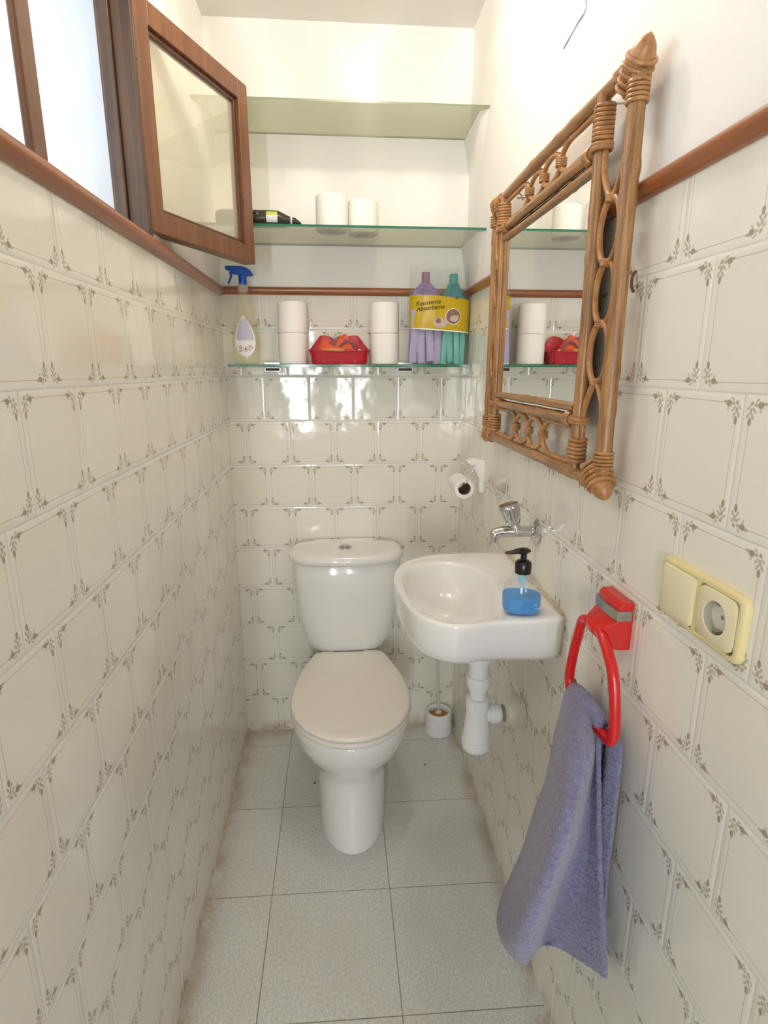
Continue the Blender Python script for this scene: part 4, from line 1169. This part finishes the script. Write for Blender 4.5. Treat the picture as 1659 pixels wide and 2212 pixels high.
for ys, ye, d in ((YA, Y0m, -1), (YB, Y1m, 1)):
    yi = ys + d * .0125; yo = ye - d * .0155; cy = (yi + yo) / 2; ry = abs(yo - yi) / 2 - .002
    zs = [1.607, 1.521, 1.435, 1.350]
    for k in range(3):
        oval(cy, (zs[k] + zs[k + 1]) / 2, ry, abs(zs[k] - zs[k + 1]) / 2 + .002)
    for z in zs: binding(P3(cy, z), (0, 0, 1), .0075, .0075, .010, 3, .0022)
    # branches above and below
    for sg, zz, zend in ((1, zs[0], Z1m - .020), (-1, zs[-1], Z0m + .020)):
        for tgt in (yi, yo):
            k = 1 if tgt == yi else -1
            loop([(cy, zz), (cy + (tgt - cy) * .45, zz + sg * .012), (tgt, zz + sg * .045), (tgt, zz + sg * .09), (tgt, zend)])
for zi, zo, d in ((ZB, Z1m, 1), (ZA, Z0m, -1)):
    za_ = zi + d * .0125; zb_ = zo - d * .0145; cz = (za_ + zb_) / 2; rz = abs(zb_ - za_) / 2 - .001
    ysw = [-.730, -.815, -.900]
    for k in range(2): oval((ysw[k] + ysw[k + 1]) / 2, cz, abs(ysw[k + 1] - ysw[k]) / 2 + .002, rz)
    for y in ysw: binding(P3(y, cz), (0, 0, 1), .0078, .0078, .014, 4, .0022)
    for sg, yy, yend in ((1, ysw[0], YB - .015), (-1, ysw[-1], YA + .015)):
        for tgt in (za_, zb_):
            loop([(yy, cz), (yy + sg * .008, cz + (tgt - cz) * .6), (yy + sg * .035, tgt), (yy + sg * .075, tgt), (yend, tgt)])
# bindings at the joints
for y, r in ((YA, .0115), (YB, .0105)):
    binding(P3(y - .004 if y == YA else y, Z1m - .040, -.003), (0, 0, 1), .0125, .0145, .048, 8, .0030)
    binding(P3(y - .004 if y == YA else y, Z0m + .040, -.003), (0, 0, 1), .0125, .0145, .040, 6, .0034)
    for z in (ZB, ZA):
        binding(P3(y - .006 if y == YA else y, z, -.004), (0, 0, 1), .0130, .0165, .010, 2, .0034)
        yy = y + (.032 if y == YA else -.032)
        binding(P3(yy, z, -.004), (0, 1, 0), .0108, .0108, .020, 4, .0024)
def corner(y, z, dy, dz, R=.021, tip=.03):
    b = MB(); c = P3(y, z)
    dirv = Vector((0, dy, dz)).normalized()
    # padded knot drawn to a point outward
    prof = [(.005, -.045), (R * .75, -.038), (R * .98, -.022), (R * 1.05, -.004), (R * .93, .009), (R * .70, .018), (R * .36, .025), (R * .12, .028), (.001, .029)]
    b.lathe(prof, c, dirv, n=28)
    for k in range(5):
        o = -.034 + k * .009; rr_ = R * (1.0 + .04 * k if k < 3 else 1.08)
        a = Vector((1, 0, 0)); q = dirv.cross(a)
        b.tube([c + dirv * o + a * rr_ * math.cos(2 * PI * t / 24) + q * rr_ * 1.02 * math.sin(2 * PI * t / 24) for t in range(24)], .0030, 8, closed=True)
    for (ax, sg) in ((Vector((0, 0, -dz)), 1), (Vector((0, -dy, 0)), 1)):
        for k in range(5):
            cc = c + ax * (.026 + k * .0055); a = Vector((1, 0, 0)); q = ax.cross(a)
            b.tube([cc + (a * math.cos(2 * PI * t / 20) + q * math.sin(2 * PI * t / 20)) * (RR + .0012) for t in range(20)], .0026, 8, closed=True)
    return b.build('corner_binding', M['wrap'], mir)
corner(Y0m, Z1m, -1, 1, .0170); corner(Y0m, Z0m, -1, -1, .0180); corner(Y1m, Z1m, 1, 1, .0135); corner(Y1m, Z0m, 1, -1, .0135)
# hanging staples and nails
for y, z in ((-1.069, 1.745), (-.645, 1.732)):
    t = thing('nail', (W, y, z), 'grey nail in the wall holding the mirror’s near top corner', 'nail')
    t['label'] = 'steel nail behind the near top corner of the rattan mirror' if y < -1 else 'steel nail behind the far top corner of the rattan mirror'
    b = MB(); b.tube([(W + .004, y, z), (W - .030, y + .004, z - .001)], .0014, 8); b.lathe([(.003, 0), (.003, .001), (.001, .0012)], (W - .030, y + .004, z - .001), (-1, 0, 0), n=12)
    b.build('shank', M['steel'], t)
    b = MB(); b.tube([(W - .016, y + .006, z - .004), (W - .018, y + .018, z + .010), (XM, y + .028, z + .018)], .0018, 8); b.build('hanging_loop', M['steel'], mir)
b = MB(); b.tube(crom([(W - .001, -1.1435, 1.505), (W - .006, -1.146, 1.498), (W - .007, -1.148, 1.485), (W - .004, -1.150, 1.476)], 5), .0022, 8)
tag(b.build('picture_hook', plain('brown_hook', (.16, .07, .03), .5)), 'tiny brown hook stuck on the tiles right of the mirror', 'hook')
# flaked crack high on the right wall
b = MB(); b.tube(crom([(W - .0003, -.878, 2.02), (W - .0003, -.879, 1.975), (W - .0003, -.879, 1.955), (W - .0003, -.850, 1.953), (W - .0003, -.815, 1.948), (W - .0003, -.785, 1.944)], 5), lambda t: .0014 + .001 * math.sin(t * 9) ** 2, 6)
tag(b.build('plaster_crack', plain('crack_grey', (.42, .38, .40), .9)), 'thin dark crack in the white plaster above the mirror', 'crack')

# ================================================================== TOWEL RING
tr = thing('towel_ring', (W, -1.205, .99), 'red plastic towel ring with grey metal band on the right wall', 'towel ring')
YC = -1.2045
b = MB()
side = [(0, .960), (0, 1.0355), (.018, 1.0355), (.023, 1.032), (.025, 1.027), (.025, 1.010), (.028, 1.006), (.046, .995), (.052, .987), (.051, .979), (.040, .968), (.028, .9615), (.020, .960)]
def hyf(xo): return .0355 if xo < .027 else .0355 - (xo - .027) * .45
secs = []
for k in range(9):
    s = -1 + 2 * k / 8
    secs.append([(W + .0004 - xo * (1 - .12 * s * s if xo > .016 else 1), YC + s * hyf(xo), z) for xo, z in side])
b.loft(secs); b.build('bracket', M['red'], tr, bevel=.002, smooth=True, ang=35)
b = MB()
secs = []
for k in range(9):
    s = -1 + 2 * k / 8; xo = .0285 * (1 - .12 * s * s)
    secs.append([(W - .002, YC + s * .0368, 1.0075), (W - xo, YC + s * .0368, 1.0075), (W - xo, YC + s * .0368, 1.0235), (W - .002, YC + s * .0368, 1.0235)])
b.loft(secs); b.build('metal_band', M['steel'], tr, bevel=.001, ang=35)
b = MB()
xr = W - .043; YR = -1.213
ringp = [(xr + .002, YC + .018, .985), (xr, YC + .036, .978), (xr, YR + .056, .950), (xr + .001, YR + .071, .905), (xr + .001, YR + .078, .866), (xr + .001, YR + .075, .847), (xr + .001, YR + .062, .838),
         (xr + .001, YR, .8365), (xr + .001, YR - .064, .838), (xr + .001, YR - .080, .847), (xr + .001, YR - .084, .866), (xr + .001, YR - .076, .910), (xr, YR - .062, .950), (xr, YC - .040, .978), (xr + .002, YC - .018, .985)]
b.tube(crom(ringp, 7), .0082, 18); b.build('ring', M['red'], tr, ang=70)

# ================================================================== TOWEL
T1 = [[(0.755, -1.142, 0.836), (0.755, -1.152, 0.846), (0.754, -1.175, 0.853), (0.755, -1.200, 0.853), (0.755, -1.215, 0.853), (0.756, -1.238, 0.853), (0.757, -1.262, 0.851)],
      [ (0.741, -1.140, 0.745), (0.711, -1.246, 0.822), (0.706, -1.295, 0.845), (0.726, -1.295, 0.839), (0.746, -1.262, 0.817), (0.756, -1.252, 0.807), (0.756, -1.264, 0.812) ],
      [ (0.726, -1.152, 0.661), (0.686, -1.293, 0.776), (0.681, -1.348, 0.819), (0.711, -1.320, 0.800), (0.746, -1.259, 0.746), (0.761, -1.249, 0.729), (0.756, -1.279, 0.749) ],
      [ (0.711, -1.148, 0.589), (0.666, -1.318, 0.734), (0.661, -1.377, 0.781), (0.696, -1.338, 0.743), (0.741, -1.259, 0.665), (0.761, -1.254, 0.655), (0.759, -1.287, 0.682) ],
      [ (0.691, -1.149, 0.492), (0.646, -1.324, 0.661), (0.641, -1.391, 0.725), (0.681, -1.338, 0.669), (0.731, -1.248, 0.570), (0.759, -1.256, 0.562), (0.763, -1.303, 0.595) ],
      [ (0.671, -1.125, 0.373), (0.631, -1.303, 0.558), (0.626, -1.384, 0.653), (0.671, -1.331, 0.599), (0.731, -1.218, 0.463), (0.759, -1.252, 0.472), (0.767, -1.318, 0.526) ],
      [ (0.661, -1.134, 0.326), (0.626, -1.295, 0.493), (0.626, -1.366, 0.572), (0.671, -1.308, 0.515), (0.731, -1.191, 0.366), (0.759, -1.225, 0.387), (0.773, -1.323, 0.476) ],
      [ (0.661, -1.182, 0.335), (0.636, -1.297, 0.460), (0.641, -1.328, 0.488), (0.671, -1.291, 0.465), (0.721, -1.206, 0.361), (0.756, -1.206, 0.352), (0.777, -1.324, 0.437) ]]
T2R = [(0.771, -1.266, 0.846), (0.781, -1.282, 0.822), (0.786, -1.276, 0.736), (0.789, -1.270, 0.646), (0.791, -1.270, 0.560), (0.791, -1.277, 0.500)]
def sheet(rows, nu, nv):
    R = [crom(r, nu) for r in rows]; cols = []
    for j in range(len(R[0])): cols.append(crom([r[j] for r in R], nv))
    n, m = len(cols), len(cols[0]); vs = [cols[j][i] for i in range(m) for j in range(n)]
    fs = [(i * n + j, i * n + j + 1, (i + 1) * n + j + 1, (i + 1) * n + j) for i in range(m - 1) for j in range(n - 1)]
    return vs, fs
b = MB()
# front flap, carried over the bar to the wall-side flap
over = [[(0.778, y, z - .022) for (x, y, z) in T1[0]], [(0.770, y, z - .001) for (x, y, z) in T1[0]]]
b.add(*sheet(over + T1, 12, 10))
def back_row(p):
    return [(p[0], p[1] + .130, p[2] - .02), (p[0] - .008, p[1] + .09, p[2] - .01), (p[0] - .001, p[1] + .05, p[2]), (p[0] - .008, p[1] + .02, p[2]), p]
b.add(*sheet([back_row(p) for p in T2R], 10, 10))
# left outer fold turning back to the wall
lf = [[r[0], (r[0][0] + .02, r[0][1] + .022, r[0][2] + .01), (.785, r[0][1] + .03, r[0][2] + (.03 if i > 1 else -.04))] for i, r in enumerate(T1)]
b.add(*sheet(lf, 8, 10))
tw_o = b.build('hand_towel', M['towel'], None, ang=180, solid=.007)
tag(tw_o, 'lavender terry hand towel draped through the red towel ring', 'towel')
md = tw_o.modifiers.new('sub', 'SUBSURF'); md.levels = 1; md.render_levels = 1
tx_ = bpy.data.textures.new('pile', 'CLOUDS'); tx_.noise_scale = .007
md = tw_o.modifiers.new('d', 'DISPLACE'); md.texture = tx_; md.strength = .0035; md.texture_coords = 'LOCAL'

# ================================================================== SWITCH AND SOCKET
sw = thing('switch_socket_plate', (W, -1.386, 1.098), 'yellowed cream double plate with light switch and power socket on the right wall', 'switch')
SY0, SY1, SZ0, SZ1 = -1.466, -1.308, 1.057, 1.136
def rrect(y0, y1, z0, z1, r, xo, n=8):
    out = []
    for cy, cz, a0 in ((y1 - r, z1 - r, 0), (y0 + r, z1 - r, PI / 2), (y0 + r, z0 + r, PI), (y1 - r, z0 + r, 3 * PI / 2)):
        for k in range(n + 1):
            a = a0 + PI / 2 * k / n; out.append((W - xo, cy + r * math.cos(a), cz + r * math.sin(a)))
    return out
ym = (SY0 + SY1) / 2
b = MB(); b.loft([rrect(SY0, SY1, SZ0, SZ1, .012, -.0002), rrect(SY0, SY1, SZ0, SZ1, .012, .0045), rrect(SY0 + .002, SY1 - .002, SZ0 + .002, SZ1 - .002, .011, .0075), rrect(SY0 + .005, SY1 - .005, SZ0 + .005, SZ1 - .005, .009, .0085),
                  rrect(SY0 + .0085, SY1 - .0085, SZ0 + .0075, SZ1 - .0075, .006, .0082), rrect(SY0 + .0090, SY1 - .0090, SZ0 + .0080, SZ1 - .0080, .006, .0015)], cap0=False, cap1=False)
b.box(W - .0078, W - .001, ym - .0035, ym + .0045, SZ0 + .006, SZ1 - .006)
b.build('plate_frame', M['cream_frame'], sw, ang=50)
b = MB(); b.loft([rrect(ym + .004, SY1 - .0085, SZ0 + .008, SZ1 - .008, .006, .001), rrect(ym + .004, SY1 - .0085, SZ0 + .008, SZ1 - .008, .006, .0105), rrect(ym + .006, SY1 - .0105, SZ0 + .010, SZ1 - .010, .006, .012)])
b.build('rocker_switch', M['cream'], sw, ang=50)
b = MB(); y0, y1, z0, z1 = SY0 + .0095, ym - .003, SZ0 + .008, SZ1 - .008
cy, cz = (y0 + y1) / 2, (z0 + z1) / 2
nn = 36
def circ(r, xo): 
    return [(W - xo, cy + r * math.cos(2 * PI * k / nn), cz + r * math.sin(2 * PI * k / nn)) for k in range(nn)]
outer_r = []
for k in range(nn):
    a = 2 * PI * k / nn; c_, s_ = math.cos(a), math.sin(a); hy, hz = (y1 - y0) / 2, (z1 - z0) / 2
    e = 6; rr = (abs(c_ / hy) ** e + abs(s_ / hz) ** e) ** (-1 / e); outer_r.append((cy + rr * c_, cz + rr * s_))
b.loft([[(W - .001, y, z) for y, z in outer_r], [(W - .0090, y, z) for y, z in outer_r], [(W - .0100, cy + (y - cy) * .96, cz + (z - cz) * .96) for y, z in outer_r], circ(.0225, .0100), circ(.0205, .0106), circ(.0195, .0098)], cap0=False, cap1=False)
sock = b.build('socket_outlet', M['cream'], sw, ang=45)
b = MB(); b.loft([circ(.0197, .0100), circ(.0192, .004), circ(.0188, -.004), circ(.0001, -.0042)], cap0=False, cap1=False); b.build('socket_well', M['sock_in'], sock, ang=60)
for dy in (-.0095, .0095):
    b = MB(); b.lathe([(.0028, 0), (.0028, .0006), (.0001, .0007)], (W + .0030, cy + dy, cz), (-1, 0, 0), n=16); b.build('pin_hole', M['dark'], sock)
b = MB(); b.box(W - .008, W + .0035, cy - .0035, cy + .0035, cz + .0155, cz + .0185); b.build('earth_clip', M['steel'], sock, smooth=False)
b = MB(); b.box(W - .008, W + .0035, cy - .0035, cy + .0035, cz - .0185, cz - .0155); b.build('earth_clip', M['steel'], sock, smooth=False)
b = MB(); b.lathe([(.003, 0), (.003, .003), (.001, .0035)], (W + .0030, cy, cz), (-1, 0, 0), n=14); b.build('centre_screw', M['steel'], sock)

# ================================================================== SPECKS ON THE FLOOR
for (x, y, r, lb) in ((.2684, -.3143, .0038, 'small dark crumb on the floor left of the toilet'), (.6564, -.2512, .0030, 'small dark crumb on the floor right of the toilet')):
    b = MB(); b.ball((x, y, r * .45), r, r * .8, r * .5, n=6)
    tag(b.build('floor_crumb', M['speck']), lb, 'crumb', 'dark crumbs on the floor tiles')
